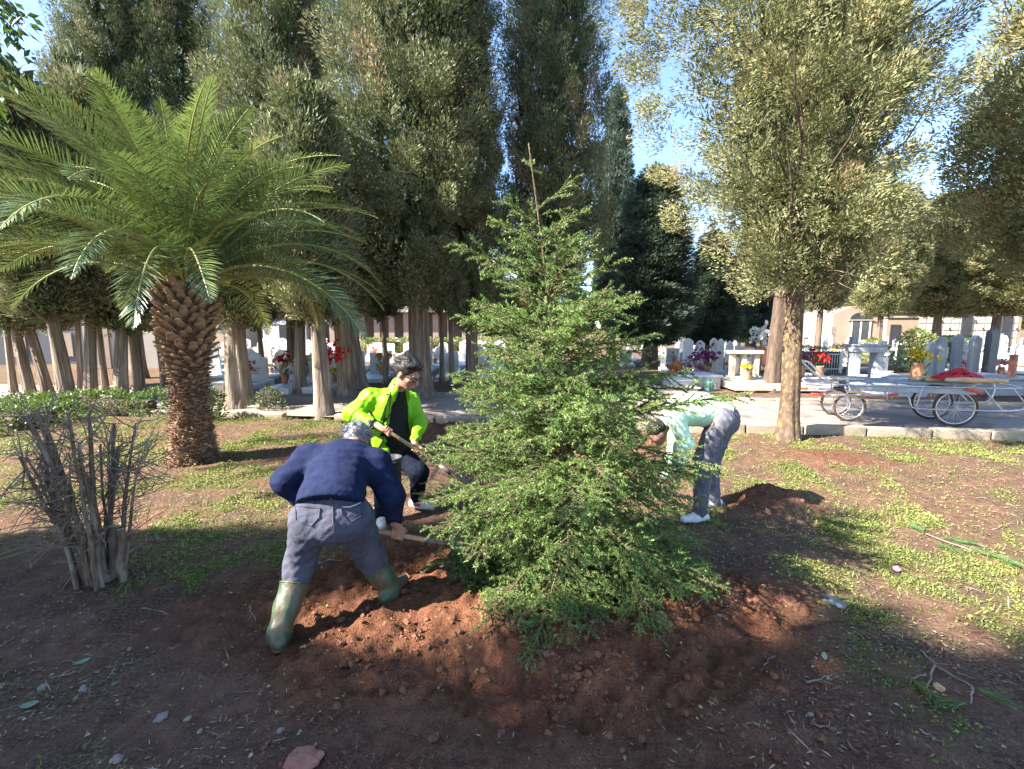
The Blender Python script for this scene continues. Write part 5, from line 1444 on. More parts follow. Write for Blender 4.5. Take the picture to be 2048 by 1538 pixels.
GR = {}
def grave_proto(key, w, h, kind, m, slab=1.6, slab_m=None, th=.10):
    parts = []
    parts.append(('plinth', MB().box((0, 0, .06), (w + .22, .34, .30), None, 0, .015).mesh('plinth', slab_m or m)))
    parts.append(('headstone', MB().prism(arch_poly(w, h, kind), -th / 2, th / 2, (0, .02, .205)).mesh('headstone', m)))
    if slab: parts.append(('grave_slab', MB().box((0, -slab / 2 - .18, .05), (w + .16, slab, .22), None, 0, .02).mesh('grave_slab', slab_m or m)))
    a = np.linspace(0, 6.2832, 14, endpoint=False)
    parts.append(('photo_oval', MB().prism([(.05 * math.cos(k), .065 * math.sin(k)) for k in a], -.012, 0, (0, -th / 2 + .018, .205 + h * .66)).mesh('photo_oval', M_photo)))
    lt = MB()
    for i in range(3): lt.box((random.Random(i + len(key)).uniform(-.03, .03), -th / 2 + .014, .205 + h * (.44 - .1 * i)), (w * (.5 - .08 * i), .012, .022))
    parts.append(('inscription', lt.mesh('inscription', M_bronze)))
    GR[key] = parts
grave_proto('round_white', .62, .85, 'round', M_marble); grave_proto('wave_white', .75, .80, 'wave', M_marble); grave_proto('gable_white', .55, .95, 'gable', M_marble)
grave_proto('slab_white', .70, .72, 'flat', M_marble); grave_proto('slant_travertine', .70, .80, 'slant', M_trav, slab_m=M_marble); grave_proto('wave_granite', .70, .85, 'wave', M_granite, slab_m=M_granite)
grave_proto('stele_white', .26, 1.25, 'gable', M_marble, slab=1.5, th=.16); grave_proto('stele_grey', .30, 1.35, 'flat', M_granite, slab=1.5, slab_m=M_granite, th=.18)
GDESC = dict(round_white='white round topped headstone', wave_white='white scroll topped headstone', gable_white='white gable topped headstone', slab_white='plain white square headstone',
             slant_travertine='buff slanting headstone', wave_granite='grey granite scroll headstone', stele_white='slim white pointed stele', stele_grey='slim grey granite stele')
def grave(key, p, label, group, s=1.0, rz=0.0):
    o = thing('gravestone', label, 'gravestone', p, rz, group); o.scale = (s, s, s)
    for n, me in GR[key]: link(n, me, o)
    return o
rg = random.Random(21)
rows = (13.6, 15.8, 18.2, 21, 24.5, 29, 34)
rown = ('front', 'second', 'third', 'fourth', 'fifth', 'sixth', 'rearmost')
nfl = 0
for ri, y in enumerate(rows):
    x = -1.06 * y
    while x < 1.12 * y:
        x += rg.uniform(.95, 1.45)
        u = 1024 + x / (y * .992) * F_PX
        if u < 385 or 1010 < u < 1255 or (u > 1430 and y < 15) or (1290 < u < 1430 and y < 14) or (1540 < u < 1690 and y > 15 and y < 21) or rg.random() < .16: continue
        if u < 1000: key = rg.choice(['round_white', 'wave_white', 'slab_white', 'wave_white', 'slant_travertine', 'wave_granite', 'round_white'])
        else: key = rg.choice(['stele_white', 'round_white', 'stele_white', 'gable_white', 'slab_white', 'stele_grey', 'stele_white'])
        yy = y + rg.uniform(-.35, .35)
        side = 'left of the spruce' if u < 1100 else ('between spruce and lichen trunk' if u < 1575 else 'right of the lichen trunk')
        s = rg.uniform(.85, 1.15) * (.9 if u < 1000 else .78)
        grave(key, (x, yy, Hs(x, yy) - .02), f'{GDESC[key]} in the {rown[ri]} row {side}', 'headstones in the grave rows', s, rg.uniform(-.12, .12) + (0 if u < 1100 else rg.choice([0, .25, -.2])))
        if rg.random() < .5 and y < 27:
            c = rg.choice(['red', 'yellow', 'white', 'pink', 'orange', 'white'])
            bouquet((x + rg.uniform(-.25, .25), yy - .45, Hs(x, yy - .45) + .16 * s - .02), c, f'vase of {c} flowers in the {rown[ri]} row {side}', rg.uniform(.9, 1.4), 'vases of flowers on the graves'); nfl += 1

# named monuments by the path on the right
def G(u, y): q = at(u, 700, y); return np.array((q[0], y, .13))
p = G(1490, 12.4)
o = thing('tomb_monument', 'small marble monument of three pillars under a flat lintel, left of the lichen trunk', 'tomb', p, -.05)
for k in (-.32, -.02, .32): MB().box((k, 0, .68), (.13 if k else .11, .16, .62), None, 0, .012).build('pillar', M_trav, o)
MB().box((0, 0, 1.045), (.92, .30, .10), None, 0, .02).build('lintel', M_trav, o); MB().box((0, 0, .33), (.86, .3, .12), None, 0, .015).build('base', M_trav, o)
MB().box((0, .1, .66), (.5, .03, .5), None, 0, .01).build('back_slab', M_marble, o)
MB().box((.55, -.1, .16), (2.1, 1.2, .20), None, 0, .02).build('step', M_trav, o); MB().box((.35, -.05, .265 + .02), (1.5, .9, .05), None, 0, .01).build('slab', M_marble, o)
p = G(1732, 12.6)
o = thing('tomb_monument', 'grey marble tomb frame with an open window, behind the cart', 'tomb', p, -.08)
for k in (-.29, .29): MB().box((k, 0, .62), (.16, .34, .84), None, 0, .012).build('pillar', M_granite, o)
MB().box((0, 0, 1.13), (.86, .42, .18), None, 0, .02).build('lintel', M_granite, o); MB().box((0, 0, 1.24), (.94, .48, .04), None, 0, .01).build('cornice', M_granite, o)
MB().box((0, 0, .12), (.95, .6, .24), None, 0, .02).build('base', M_granite, o); MB().box((0, -.95, .12), (.95, 1.3, .24), None, 0, .02).build('grave_slab', M_granite, o)
for (u, y, w, h, d, m, lab) in ((1392, 13.2, 1.0, .42, 1.5, M_marble, 'low white box tomb between the spruce and the lichen trunk'), (1362, 12.5, .75, .34, .9, M_marble, 'smaller white box tomb just right of the spruce'),
                               (1418, 12.7, .4, .40, .5, M_trav, 'buff cube shaped grave box beside the blue canister'), (1350, 11.9, 1.2, .18, .7, M_trav, 'flat stone slab at the far kerb right of the spruce'),
                               (1615, 12.8, .9, .40, 1.3, M_marble, 'white box tomb right beside the lichen trunk'), (1850, 12.4, 2.6, .34, 1.2, M_granite, 'long grey granite tomb slab behind the cart load'), (1985, 11.9, 1.0, .50, 1.3, M_granite, 'grey granite box tomb at the right edge')):
    p = G(u, y); o = thing('box_tomb', lab, 'tomb', p, rg.uniform(-.06, .04))
    MB().box((0, 0, h * .4), (w * .92, d * .92, h * .84), None, 0, .015).build('chest', m, o); MB().box((0, 0, h * .86), (w, d, h * .16), None, 0, .02).build('lid', m, o)
for (u, y, w, h, m, lab) in ((1882, 13.0, .26, 1.45, M_granite, 'tall grey stele left of the wide dark one'), (1914, 13.2, .27, 1.55, M_granite, 'tall grey stele between two other pillars behind the cart'), (1949, 13.0, .28, 1.5, M_marble, 'bright white tall stele behind the red cloth'),
                             (1982, 12.6, .34, 1.75, M_darkst, 'dark polished tall stele at the right edge'), (1863, 13.4, .30, 1.25, M_marble, 'short white stele behind the tarpaulin'), (1376, 14.6, .34, 1.35, M_marble, 'white pointed stele right of the spruce'), (1400, 14.8, .30, 1.25, M_marble, 'white flat stele beside the dark red shrub'),
                             (1427, 14.9, .26, 1.35, M_trav, 'buff round topped stele near the low hedge'), (1441, 15.5, .22, 1.3, M_marble, 'thin white stele before the low hedge')):
    p = G(u, y + 1.2); o = thing('stele', lab, 'stele', p, rg.uniform(-.1, .2)); o.scale = (.9, .9, .86)
    MB().box((0, 0, .08), (w + .2, w + .2, .2), None, 0, .015).build('plinth', m, o)
    MB().box((0, 0, h / 2 + .1), (w, .2, h), None, 0, .012).build('shaft', m, o)
    MB().prism([(-w / 2 + .01, 0), (w / 2 - .01, 0), (0, .12)], -.09, .09, (0, 0, h + .101)).build('cap', m, o)
# rusty post
M_rust = mat('rusty_board', (0.36, 0.13, 0.07), (0.50, 0.21, 0.12), 9, 0.8, .4, 40, c3=(0.25, .1, .06), s3=5)
p = G(2030, 11.6); o = thing('post', 'flat rusty orange post at the right edge behind the cart', 'post', p, .5)
MB().box((0, 0, .48), (.22, .12, 1.1), None, 0, .01).build('board', M_rust, o)
for z in (.7, .82): MB().box((0, -.063, z), (.2, .01, .012), None, 0).build('wire', M_galv, o)
# white railing
M_white = mat('white_paint', (0.74, 0.73, 0.70), (0.82, 0.81, 0.78), 6, 0.6)
p = G(1635, 17.0); o = thing('railing', 'low white iron railing round a grave under the rounded cypress', 'railing', p, -.04)
for z in (.16, .72): MB().box((0, 0, z), (1.75, .03, .035), None, 0, .005).build('rail', M_white, o)
for k in range(19): MB().tube(np.array(((-.86 + k * .0955, 0, .0), (-.86 + k * .0955, 0, .73))), .009, 6).build('picket', M_white, o)
for k in (-.9, .9): MB().box((k, 0, .4), (.09, .09, .84), None, 0, .01).build('corner_post', M_white, o)
# canister, angel statue, clutter
M_blue = mat('blue_plastic', (0.05, 0.17, 0.21), (0.08, 0.22, 0.26), 8, 0.45)
p = G(1423, 12.1); o = thing('canister', 'teal blue plastic canister beside the buff grave box', 'canister', p, .3)
MB().box((0, 0, .14), (.22, .16, .28), None, 0, .03).build('tank', M_blue, o); MB().tube(smooth_path([(-.06, 0, .27), (-.05, 0, .33), (.03, 0, .33), (.05, 0, .27)]), .014, 8).build('handle', M_blue, o); MB().lathe([(0, .27), (.03, .27), (.03, .32), (0, .32)], (.08, 0, 0), 10).build('cap', M_blue, o)
for (u, v, y, c, lab, s) in ((1840, 0, 12.6, 'yellow', 'big bunch of yellow flowers behind the cart load', 2.2), (1602, 0, 12.4, 'purple', 'purple flowers in a pot right of the lichen trunk', 1.9), (1640, 0, 12.3, 'red', 'dark red flowers in a pot left of the grey tomb frame', 1.9),
                            (1352, 0, 13.4, 'orange', 'orange flowers just right of the spruce', 1.8), (1528, 0, 14.0, 'white', 'white and pink flower bunch on a tall grave left of the lichen trunk', 3.0), (1412, 0, 14.2, 'purple', 'dark purple flowering shrub between the white steles', 2.6), (1498, 0, 12.1, 'yellow', 'yellow flowers inside the three pillar monument', 1.2)):
    p = G(u, y); bouquet((p[0], p[1], p[2] + (.55 if u in (1528,) else .30 if u in (1498, 1840, 1602, 1640) else 0)), c, lab, s)
for (u, y, c, lab) in ((605, 13.0, 'yellow', 'tall yellow flowers behind the thin curved trunk'), (565, 12.9, 'red', 'small red flowers on a grave left of the thin curved trunk'), (770, 14.2, 'orange', 'orange red flowers on a grave left of the man in neon jacket')):
    p = G(u, y); bouquet((p[0], p[1], p[2] + .3), c, lab, 1.7)

# hedges and shrubs
def hedge(p, size, rz, label, seed, m=None, dens=900, L=.06):
    r = np.random.default_rng(seed); o = thing('hedge', label, 'hedge', p, rz)
    w, d, h = size; area = 2 * h * (w + d) + w * d; n = int(area * dens)
    f = r.random(n) * area; P = np.zeros((n, 3)); N = np.zeros((n, 3))
    top = f < w * d; P[top] = np.stack((r.uniform(-w / 2, w / 2, top.sum()), r.uniform(-d / 2, d / 2, top.sum()), np.full(top.sum(), h)), -1); N[top] = (0, 0, 1)
    fr = ~top; k = fr.sum(); sd = r.random(k) < w / (w + d); sg = r.choice([-1, 1], k)
    P[fr] = np.stack((np.where(sd, r.uniform(-w / 2, w / 2, k), sg * w / 2), np.where(sd, sg * d / 2, r.uniform(-d / 2, d / 2, k)), r.uniform(0, h, k)), -1)
    N[fr] = np.stack((np.where(sd, 0, sg), np.where(sd, sg, 0), np.zeros(k)), -1)
    P += N * ((fbm(P[:, 0] * 2 + P[:, 1], P[:, 2] * 2 + 3, seed % 40, 2) - .5) * .22)[:, None] + r.normal(0, .03, (n, 3))
    b = MB().leaves(P, N * .8 + r.normal(0, .6, (n, 3)), L * r.uniform(.6, 1.3, n), L * .55, 0, np.clip(r.normal(.5, .2, n), 0, 1), r)
    b.build('foliage', m or M_leafg, o)
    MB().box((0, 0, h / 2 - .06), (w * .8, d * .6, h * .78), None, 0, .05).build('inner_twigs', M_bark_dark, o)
    return o
def G0(u, v): q = gp(u, v); return (q[0], q[1], Hs(q[0], q[1]) - .02)
hedge(G0(190, 832), (3.2, .55, .45), -.05, 'clipped box hedge behind the bare bush', 601)
hedge(G0(-10, 866), (2.0, 1.3, .36), .0, 'low clipped hedge at the left edge behind the bare bush', 602, dens=800)
q = G(1475, 17.5); hedge((q[0], q[1], .1), (2.2, .6, .75), 0, 'low dark hedge behind the three pillar monument', 603, dens=500)
q = G(1640, 18.0); hedge((q[0], q[1], .1), (2.0, .6, .95), 0, 'yellowish clipped hedge behind the white railing', 604, M_weed, 500)
q = G(1880, 21.0); hedge((q[0], q[1], .1), (2.6, .8, 1.3), 0, 'clipped hedge in front of the long wall', 605, M_weed, 400, .09)
q = G(850, 30.0); hedge((q[0], q[1], .1), (9, .7, 1.0), 0, 'long yellowish hedge behind the left graves', 606, M_weed, 250, .12)
def shrub(p, R, h, label, seed, n=900, m=None, L=.07, name='shrub'):
    r = np.random.default_rng(seed); o = thing(name, label, 'shrub', p)
    a = r.uniform(0, 6.28, n); t = r.random(n); e = np.sqrt(r.random(n)) * R * np.sin(np.clip(t * .9 + .12, 0, 1) * math.pi) ** .5 * (.7 + .6 * fbm(np.cos(a) * 2 + 4, t * 4 + np.sin(a), seed % 30, 2))
    P = np.stack((np.cos(a) * e, np.sin(a) * e, t * h), -1)
    MB().leaves(P, np.stack((np.cos(a), np.sin(a), .5 + 0 * a), -1) + r.normal(0, .5, (n, 3)), L * r.uniform(.6, 1.3, n), L * .45, 0, np.clip(r.normal(.5, .22, n), 0, 1), r).build('foliage', m or M_leafg, o)
    s = MB()
    for k in range(6):
        b = r.uniform(0, 6.28); s.tube(np.array(((0, 0, -.03), (math.cos(b) * R * .2, math.sin(b) * R * .2, h * .4), (math.cos(b) * R * .45, math.sin(b) * R * .45, h * .85))), [.014, .010, .004], 5)
    s.build('stems', M_bark_dark, o); return o
shrub(G0(422, 850), .30, .62, 'dark leafy shrub close to the right side of the palm trunk', 611, 1100)
shrub(G0(540, 826), .34, .55, 'small sparse bush at the near edge of the path', 612, 700, M_cyp)
q = G(1830, 17.5); shrub((q[0], q[1], .1), .8, 1.7, 'leafy bush between the hedge and the tomb frame', 613, 1600, M_weed, .12)
q = G(1388, 13.9); shrub((q[0], q[1], .1), .5, .9, 'reddish brown bush right of the spruce', 614, 800, petal('purple'), .08)
q = G(1745, 23); shrub((q[0], q[1], .1), .8, 1.2, 'bush below the chapel doorway', 615, 900, M_weed, .14)

# posts and stones at the left end of the path
p = gp(445, 822); o = thing('stone_post', 'square buff stone post by the path right of the palm', 'post', (p[0], p[1], 0.02), .2)
MB().box((0, 0, .30), (.22, .22, .62), None, 0, .015).build('shaft', M_trav, o); MB().box((0, 0, .625), (.25, .25, .03), None, 0, .01).build('cap', M_trav, o)
p = gp(505, 823); tag(MB().box((0, 0, 0), (.40, .26, .2), euler(.05, .1, .3), 0, .05).build('stone', M_trav), 'buff stone block at the foot of the thick pale trunk', 'stone').location = (p[0], p[1], .08)

# ------------------------------------------------------------------ buildings
M_plaster = mat('pink_plaster', (0.30, 0.225, 0.18), (0.36, 0.28, 0.22), .8, 0.9, .2, 10)
M_plaster2 = mat('pale_plaster', (0.36, 0.32, 0.27), (0.43, 0.385, 0.33), .8, 0.9, .2, 10)
M_tan = mat('tan_stone', (0.30, 0.23, 0.165), (0.37, 0.29, 0.21), .9, 0.9, .2, 10)
M_dark = mat('dark_opening', (0.03, 0.03, 0.035), (0.05, 0.05, 0.055), 3, 0.6)
M_glass = mat('dark_glass', (0.03, 0.036, 0.045), (0.05, 0.06, 0.07), 3, 0.12, spec=.6)
p = G(1716, 40.0)
o = thing('chapel', 'pink plaster chapel with a curved gable, lunette window and glass door', 'building', (p[0], p[1], .1), -.1)
w = 4.6; poly = [(-w / 2, 0), (w / 2, 0), (w / 2, 2.9)] + [(x, 2.9 + .75 * math.cos(x / (w / 2) * math.pi / 2)) for x in np.linspace(w / 2 - .1, -w / 2 + .1, 11)] + [(-w / 2, 2.9)]
MB().prism(poly, 0, 6, (0, 0, 0)).build('wall', M_plaster, o)
dr = MB().box((0, -.02, 1.15), (1.5, .12, 2.2)).build('door', M_glass, o)
for k in (-.76, 0, .76): MB().box((k, -.09, 1.15), (.1, .06, 2.2)).build('door_frame', M_white, dr)
MB().prism([(.9 * math.cos(a), .62 * math.sin(a)) for a in np.linspace(0, math.pi, 13)], -.06, 0.02, (0, 0, 2.45)).build('lunette_window', M_dark, o)
MB().box((0, -.08, 2.40), (2.1, .12, .08)).build('sill', M_plaster2, o)
MB().box((-2.5, .8, .9), (1.1, 1.6, 1.8)).build('side_annex', M_plaster2, o)
p = G(1905, 42.0)
o = thing('columbarium_wall', 'long tan wall of burial niches behind the right graves', 'building', (p[0], p[1], .1), -.05)
MB().box((0, .5, 1.55), (11.5, 1.0, 3.1)).build('wall', M_tan, o); MB().box((0, .45, 3.2), (11.9, 1.3, .2)).build('cornice', M_plaster2, o)
nm = MB().box((0, 0, 0), (.62, .05, .56), None, 0, .01).mesh('niche_slab', M_trav); vm = MB().box((0, 0, 0), (.09, .1, .16)).mesh('niche_vase', M_dark)
for i in range(15):
    for j in range(4):
        s_ = link('niche_slab', nm, o); s_.location = (-5.2 + i * .74, -.01, .42 + j * .68)
        if (i * 7 + j * 3) % 4 == 0: v_ = link('vase', vm, s_); v_.location = (.2, -.06, -.12)
for x in (-4.3, 0.9, 4.4): MB().box((x, -.05, 1.5), (.9, .2, 2.6)).build('dark_doorway', M_dark, o)
p = G(1800, 39.0); o = thing('mausoleum', 'low tan mausoleum beside the chapel', 'building', (p[0], p[1], .1), -.05)
MB().box((0, 1, 1.3), (2.6, 2, 2.6)).build('wall', M_tan, o); MB().box((0, 1, 2.66), (2.8, 2.2, .14)).build('roof', M_plaster2, o); MB().box((-.6, -.02, 1.0), (.8, .1, 2.0)).build('door', M_dark, o)
# left colonnade
p = G(800, 41.0); o = thing('colonnade', 'pink arcaded building far behind the left graves', 'building', (p[0], p[1], .1), .05)
MB().box((0, 2.5, 1.6), (15, .4, 3.2)).build('back_wall', M_plaster, o); MB().box((0, .9, 3.35), (15.4, 3.6, .5)).build('roof', M_plaster2, o)
for k in range(12): MB().box((-7.2 + k * 1.31, 0, 1.55), (.5, .5, 3.1)).build('pier', M_plaster, o)
p = G(560, 40.0); o = thing('tomb_house', 'bright white tomb house far behind the left graves', 'building', (p[0], p[1], .1), .1)
MB().box((0, 1.5, 1.4), (4.6, 3, 2.8)).build('wall', M_marble, o); MB().box((0, 1.5, 2.9), (4.9, 3.3, .2)).build('roof', M_plaster2, o); MB().box((.5, -.02, 1.0), (.9, .1, 2.0)).build('door', M_dark, o)
p = G(448, 34.0); o = thing('tomb_house', 'buff stone tomb house with small windows right of the palm trunk', 'building', (p[0], p[1], .1), .1)
MB().box((0, 1.5, 1.5), (3.2, 3, 3.0)).build('wall', M_tan, o); MB().box((0, 1.5, 3.1), (3.5, 3.3, .2)).build('roof', M_plaster2, o)
for k in (-.9, 0, .9): MB().box((k, -.02, 1.9), (.4, .08, .6)).build('window', M_dark, o)
p = G(250, 19.0); o = thing('tomb_house', 'pale plaster tomb house with a small dark window left of the palm trunk', 'building', (p[0], p[1], .1), .15)
MB().box((0, 1.5, 1.35), (3.0, 3, 2.7)).build('wall', M_plaster2, o); MB().box((0, 1.5, 2.78), (3.3, 3.3, .16)).build('roof', M_trav, o)
MB().box((.25, -.02, .95), (.4, .08, .5)).build('window', M_dark, o); MB().box((-.9, -.02, 1.0), (.7, .08, 1.9)).build('door', M_plaster, o)
p = G(40, 21.0); o = thing('tomb_house', 'dark stone tomb house with pale openings at the far left', 'building', (p[0], p[1], .1), .15)
MB().box((0, 1.5, 1.35), (6.0, 3, 2.7)).build('wall', M_darkst, o); MB().box((0, 1.5, 2.78), (6.3, 3.3, .16)).build('roof', M_dark, o)
for k in (-1.9, .0, 1.9): MB().box((k, -.02, .95), (.6, .08, 1.1)).build('opening', M_plaster, o)
# ------------------------------------------------------------------ bare pruned bush at the left
M_stick = mat('bare_stem', (0.12, 0.078, 0.054), (0.23, 0.165, 0.12), 12, 0.9, .7, 50, stretch=(2, 2, .6), c3=(0.32, .27, .22), s3=6)
M_cut = mat('cut_wood', (0.55, 0.42, 0.28), (0.62, 0.5, 0.35), 20, 0.8)
M_twig = mat('grey_twig', (0.17, 0.125, 0.09), (0.31, 0.24, 0.18), 14, 0.85)
def bare_bush():
    p = gp(203, 1152); r = np.random.default_rng(700)
    root = thing('bare_shrub', 'leafless pruned shrub with many grey brown stems in the left foreground', 'shrub', (p[0], p[1], Hs(p[0], p[1]) - .03))
    for i in range(30):
        a = r.uniform(0, 6.28); d0 = r.uniform(.02, .19); short = i < 7
        b0 = np.array((math.cos(a) * d0, math.sin(a) * d0 * .7, -.02)); L = r.uniform(.28, .45) if short else r.uniform(.85, 1.38)
        tilt = r.uniform(-.05, .07) + d0 * .42; t = np.linspace(0, 1, 9)
        dirv = np.array((math.cos(a) * tilt, math.sin(a) * tilt, 1.)); dirv /= np.linalg.norm(dirv)
        P = b0 + dirv * (t * L)[:, None] + np.array((math.cos(a), math.sin(a), 0)) * (.08 * L * t ** 2)[:, None] + np.cumsum(r.normal(0, .008, (9, 3)), 0)
        rd = (r.uniform(.026, .042) if short else r.uniform(.012, .022)) * (1 - (.15 if short else .5) * t)
        sb = MB().tube(P, rd, 8, 0, True, False, wob=1 + .12 * r.normal(size=(9, 8)))
        sb.f.append((np.arange(8)[None] + 64, 1, False))
        st = sb.build('stem', [M_stick, M_cut], root)
        tw = MB()
        for k in range(3 if short else 12):
            f = r.uniform(.42, 1.0); q = np.array([np.interp(f, t, P[:, c]) for c in range(3)])
            d = nrm(r.normal(0, .8, 3) + np.array((math.cos(a) * .5, math.sin(a) * .5, .45))); l = r.uniform(.10, .42)
            s = np.linspace(0, 1, 5)[:, None]; Q = q + d * s * l + np.cumsum(r.normal(0, .012, (5, 3)), 0) * s + np.array((0, 0, r.normal(0, .1))) * s ** 2 * l
            tw.tube(Q, .0055 * (1 - .7 * s[:, 0]), 4, 0, True, False)
            for j in range(3):
                e = Q[1 + j] + nrm(d + r.normal(0, .8, 3)) * r.uniform(.05, .18); tw.tube(np.array((Q[1 + j], e)), [.003, .0015], 3, 0, True, False)
        tw.build('twigs', M_twig, st)
    # long dry shoots lying out to the left
    for i in range(5):
        a = r.uniform(2.4, 4.0); l = r.uniform(.5, 1.0); s = np.linspace(0, 1, 7)
        Q = np.array((0, 0, r.uniform(.15, .7))) + np.array((math.cos(a), math.sin(a), 0)) * (s * l)[:, None] + np.array((0, 0, 1.)) * ((.35 * s - .4 * s ** 2) * l * r.uniform(.3, 1.3))[:, None] + np.cumsum(r.normal(0, .01, (7, 3)), 0)
        MB().tube(Q, .006 * (1 - .7 * s), 4, 0, True, False).build('dry_shoot', M_twig, root)
bare_bush()

# overhanging broad-leaved branch in the upper left corner
def leaf_branch():
    r = np.random.default_rng(720); o0 = at(-140, 40, 3.6)
    root = thing('tree_branch', 'dark leafy branch reaching in at the upper left corner', 'branch', o0)
    tips = [(52, 30), (60, 110), (35, 180), (20, 235), (0, 70), (-10, 150), (15, 20), (-20, 240)]
    for (u, v) in tips:
        e = at(u, v, 3.6 + r.uniform(-.4, .4)) - o0; s = np.linspace(0, 1, 8)[:, None]
        Q = e * s + np.array((0, 0, .22)) * np.sin(s * 3.14) + np.cumsum(r.normal(0, .012, (8, 3)), 0)
        tw = MB().tube(Q, .010 * (1 - .75 * s[:, 0]), 5, 0, True, False).build('twig', M_bark_dark, root)
        n = 85; f = r.uniform(.2, 1, n); P = np.stack([np.interp(f, s[:, 0], Q[:, k]) for k in range(3)], -1) + r.normal(0, .03, (n, 3))
        MB().leaves(P, r.normal(0, .6, (n, 3)) + np.array((.2, 0, -.7)), r.uniform(.06, .10, n), r.uniform(.028, .045, n), 0, r.uniform(0, .7, n), r, .12).build('leaves', M_leafg, tw)
leaf_branch()

# hanging red flowers on the leaning trunk, red bow in the spruce
p = at(668, 722, 10.4)
o = thing('red_flowers', 'bright red artificial flowers tied to the leaning dark trunk', 'flowers', p); o.scale = (2.1, 2.1, 2.4)
link('blooms', BLOOM['red'], o).location = (0, 0, -.26); MB().tube(np.array(((0, .06, -.02), (.02, .12, .08))), .006, 5).build('wire', M_galv, o)
p = at(1153, 710, 3.25)
o = thing('red_bow', 'small red ribbon bow tied in the spruce', 'bow', p)
for sx in (-1, 1):
    a = np.linspace(0, 6.2832, 13); lp = np.stack((sx * (.018 + .017 * np.cos(a)), .006 * np.sin(a * 2), .004 + .013 * np.sin(a)), -1)
    MB().tube(lp, .004, 5, 0, True, False).build('loop', M_red, o)
    MB().tube(np.array(((0, 0, 0), (sx * .012, -.004, -.02), (sx * .02, -.002, -.045))), [.004, .004, .003], 5).build('tail', M_red, o)

# ------------------------------------------------------------------ small things on the ground
def lump(name, p, size, m, label, cat, seed, rz=0.0, sink=.3, sharp=True, rough=.55):
    r = np.random.default_rng(seed); th = np.linspace(0, math.pi, 7); b = MB(); n = 10
    V = []
    for t in th:
        a = np.linspace(0, 6.2832, n, endpoint=False)
        V.append(np.stack((np.sin(t) * np.cos(a), np.sin(t) * np.sin(a), np.cos(t) + 0 * a), -1))
    V = np.concatenate(V); V = np.sign(V) * np.abs(V) ** (.8 if sharp else 1) ; V = V * (1 + rough * (fbm(V[:, 0] * 2.3 + seed, V[:, 1] * 2.3 + V[:, 2] * 1.7, seed % 30, 2)[:, None] - .5) * 2)
    i = np.arange(6)[:, None]; j = np.arange(n)[None]; k = (j + 1) % n
    b.add(V * np.asarray(size) / 2, np.stack((i * n + j, (i + 1) * n + j, (i + 1) * n + k, i * n + k), -1).reshape(-1, 4), 0, not sharp)
    o = b.build(name, m); o.location = (p[0], p[1], Hs(p[0], p[1]) + size[2] * (.5 - sink)); o.rotation_euler = (r.normal(0, .15), r.normal(0, .15), rz)
    return tag(o, label, cat)
M_brick = mat('red_brick', (0.26, 0.115, 0.085), (0.36, 0.17, 0.12), 14, 0.9, .5, 60)
M_stone = mat('field_stone', (0.20, 0.165, 0.14), (0.33, 0.28, 0.235), 10, 0.9, .5, 50)
M_grey = mat('grey_stone', (0.17, 0.16, 0.16), (0.27, 0.26, 0.25), 10, 0.9, .5, 50)
M_bag = mat('pale_plastic', (0.18, 0.18, 0.18), (0.26, 0.26, 0.26), 9, 0.4, .4, 40)
M_pink = mat('pink_petal', (0.55, 0.20, 0.34), (0.62, 0.28, 0.42), 9, 0.7)
lump('brick_piece', gp(610, 1524), (.15, .10, .06), M_brick, 'broken reddish brick at the bottom edge', 'brick', 801, .3)
for i, (u, v, s, m, lab) in enumerate(((232, 1510, .030, M_stone, 'small buff stone at the bottom left'), (322, 1430, .032, M_grey, 'grey stone beside the weeds in the left foreground'), (375, 1432, .020, M_stone, 'small pale stone right of the grey stone in the left foreground'), (85, 1368, .028, M_stone, 'pale stone at the left under the bare shrub'), (165, 1370, .024, M_stone, 'pale stone right of another at the left under the bare shrub'),
                                     (258, 1290, .016, M_stone, 'small pale stone chip on the dark soil'), (560, 1458, .020, M_stone, 'small stone left of the bottom centre'), (630, 1490, .012, M_stone, 'tiny pale pebble above the brick'), (1435, 1243, .026, M_stone, 'small pale stone right of the spruce foot'), (635, 1120, .026, M_stone, 'pale stone between the legs of the bent person'), (400, 1455, .015, M_stone, 'pale chip in the left foreground weeds'),
                                     (1620, 1430, .020, M_stone, 'small stone in the right foreground'), (1880, 1381, .030, M_tarp, 'dry tan leaf curl beside the pine sprig'))):
    lump('stone', gp(u, v), (s * 1.6, s * 1.3, s * .9), m, lab, 'stone', 810 + i, i * .7)
lump('plastic_scrap', gp(1668, 1205), (.12, .08, .03), M_bag, 'crumpled pale plastic scrap on the soil at the right', 'litter', 830, -.4, rough=1.1)
lump('pink_flower', gp(1793, 1142), (.065, .05, .05), M_pink, 'faded pink flower head on the weeds at the right', 'flower', 831, .2, .1, False)
def stick(u0, v0, u1, v1, rad, label, seed, m=None, name='stick', forks=2):
    r = np.random.default_rng(seed); a, b = gp(u0, v0), gp(u1, v1); s = np.linspace(0, 1, 7)[:, None]
    P = a + (b - a) * s + r.normal(0, .006, (7, 3)); P[:, 2] = [Hs(x, y) + rad * 1.2 for x, y in P[:, :2]]; P[:, 2] = np.maximum(P[:, 2], np.linspace(P[0, 2], P[-1, 2], 7))
    mb = MB().tube(P, rad * (1 - .5 * s[:, 0]), 6)
    L = np.linalg.norm(b - a)
    for k in range(forks):
        q = P[2 + k % 4]; e = q + nrm((b - a) / L + r.normal(0, .6, 3) * np.array((1, 1, .2))) * L * r.uniform(.15, .3); e[2] = Hs(e[0], e[1]) + .012
        mb.tube(np.array((q, e)), [rad * .6, rad * .3], 4)
    return tag(mb.build(name, m or M_twig), label, 'stick')
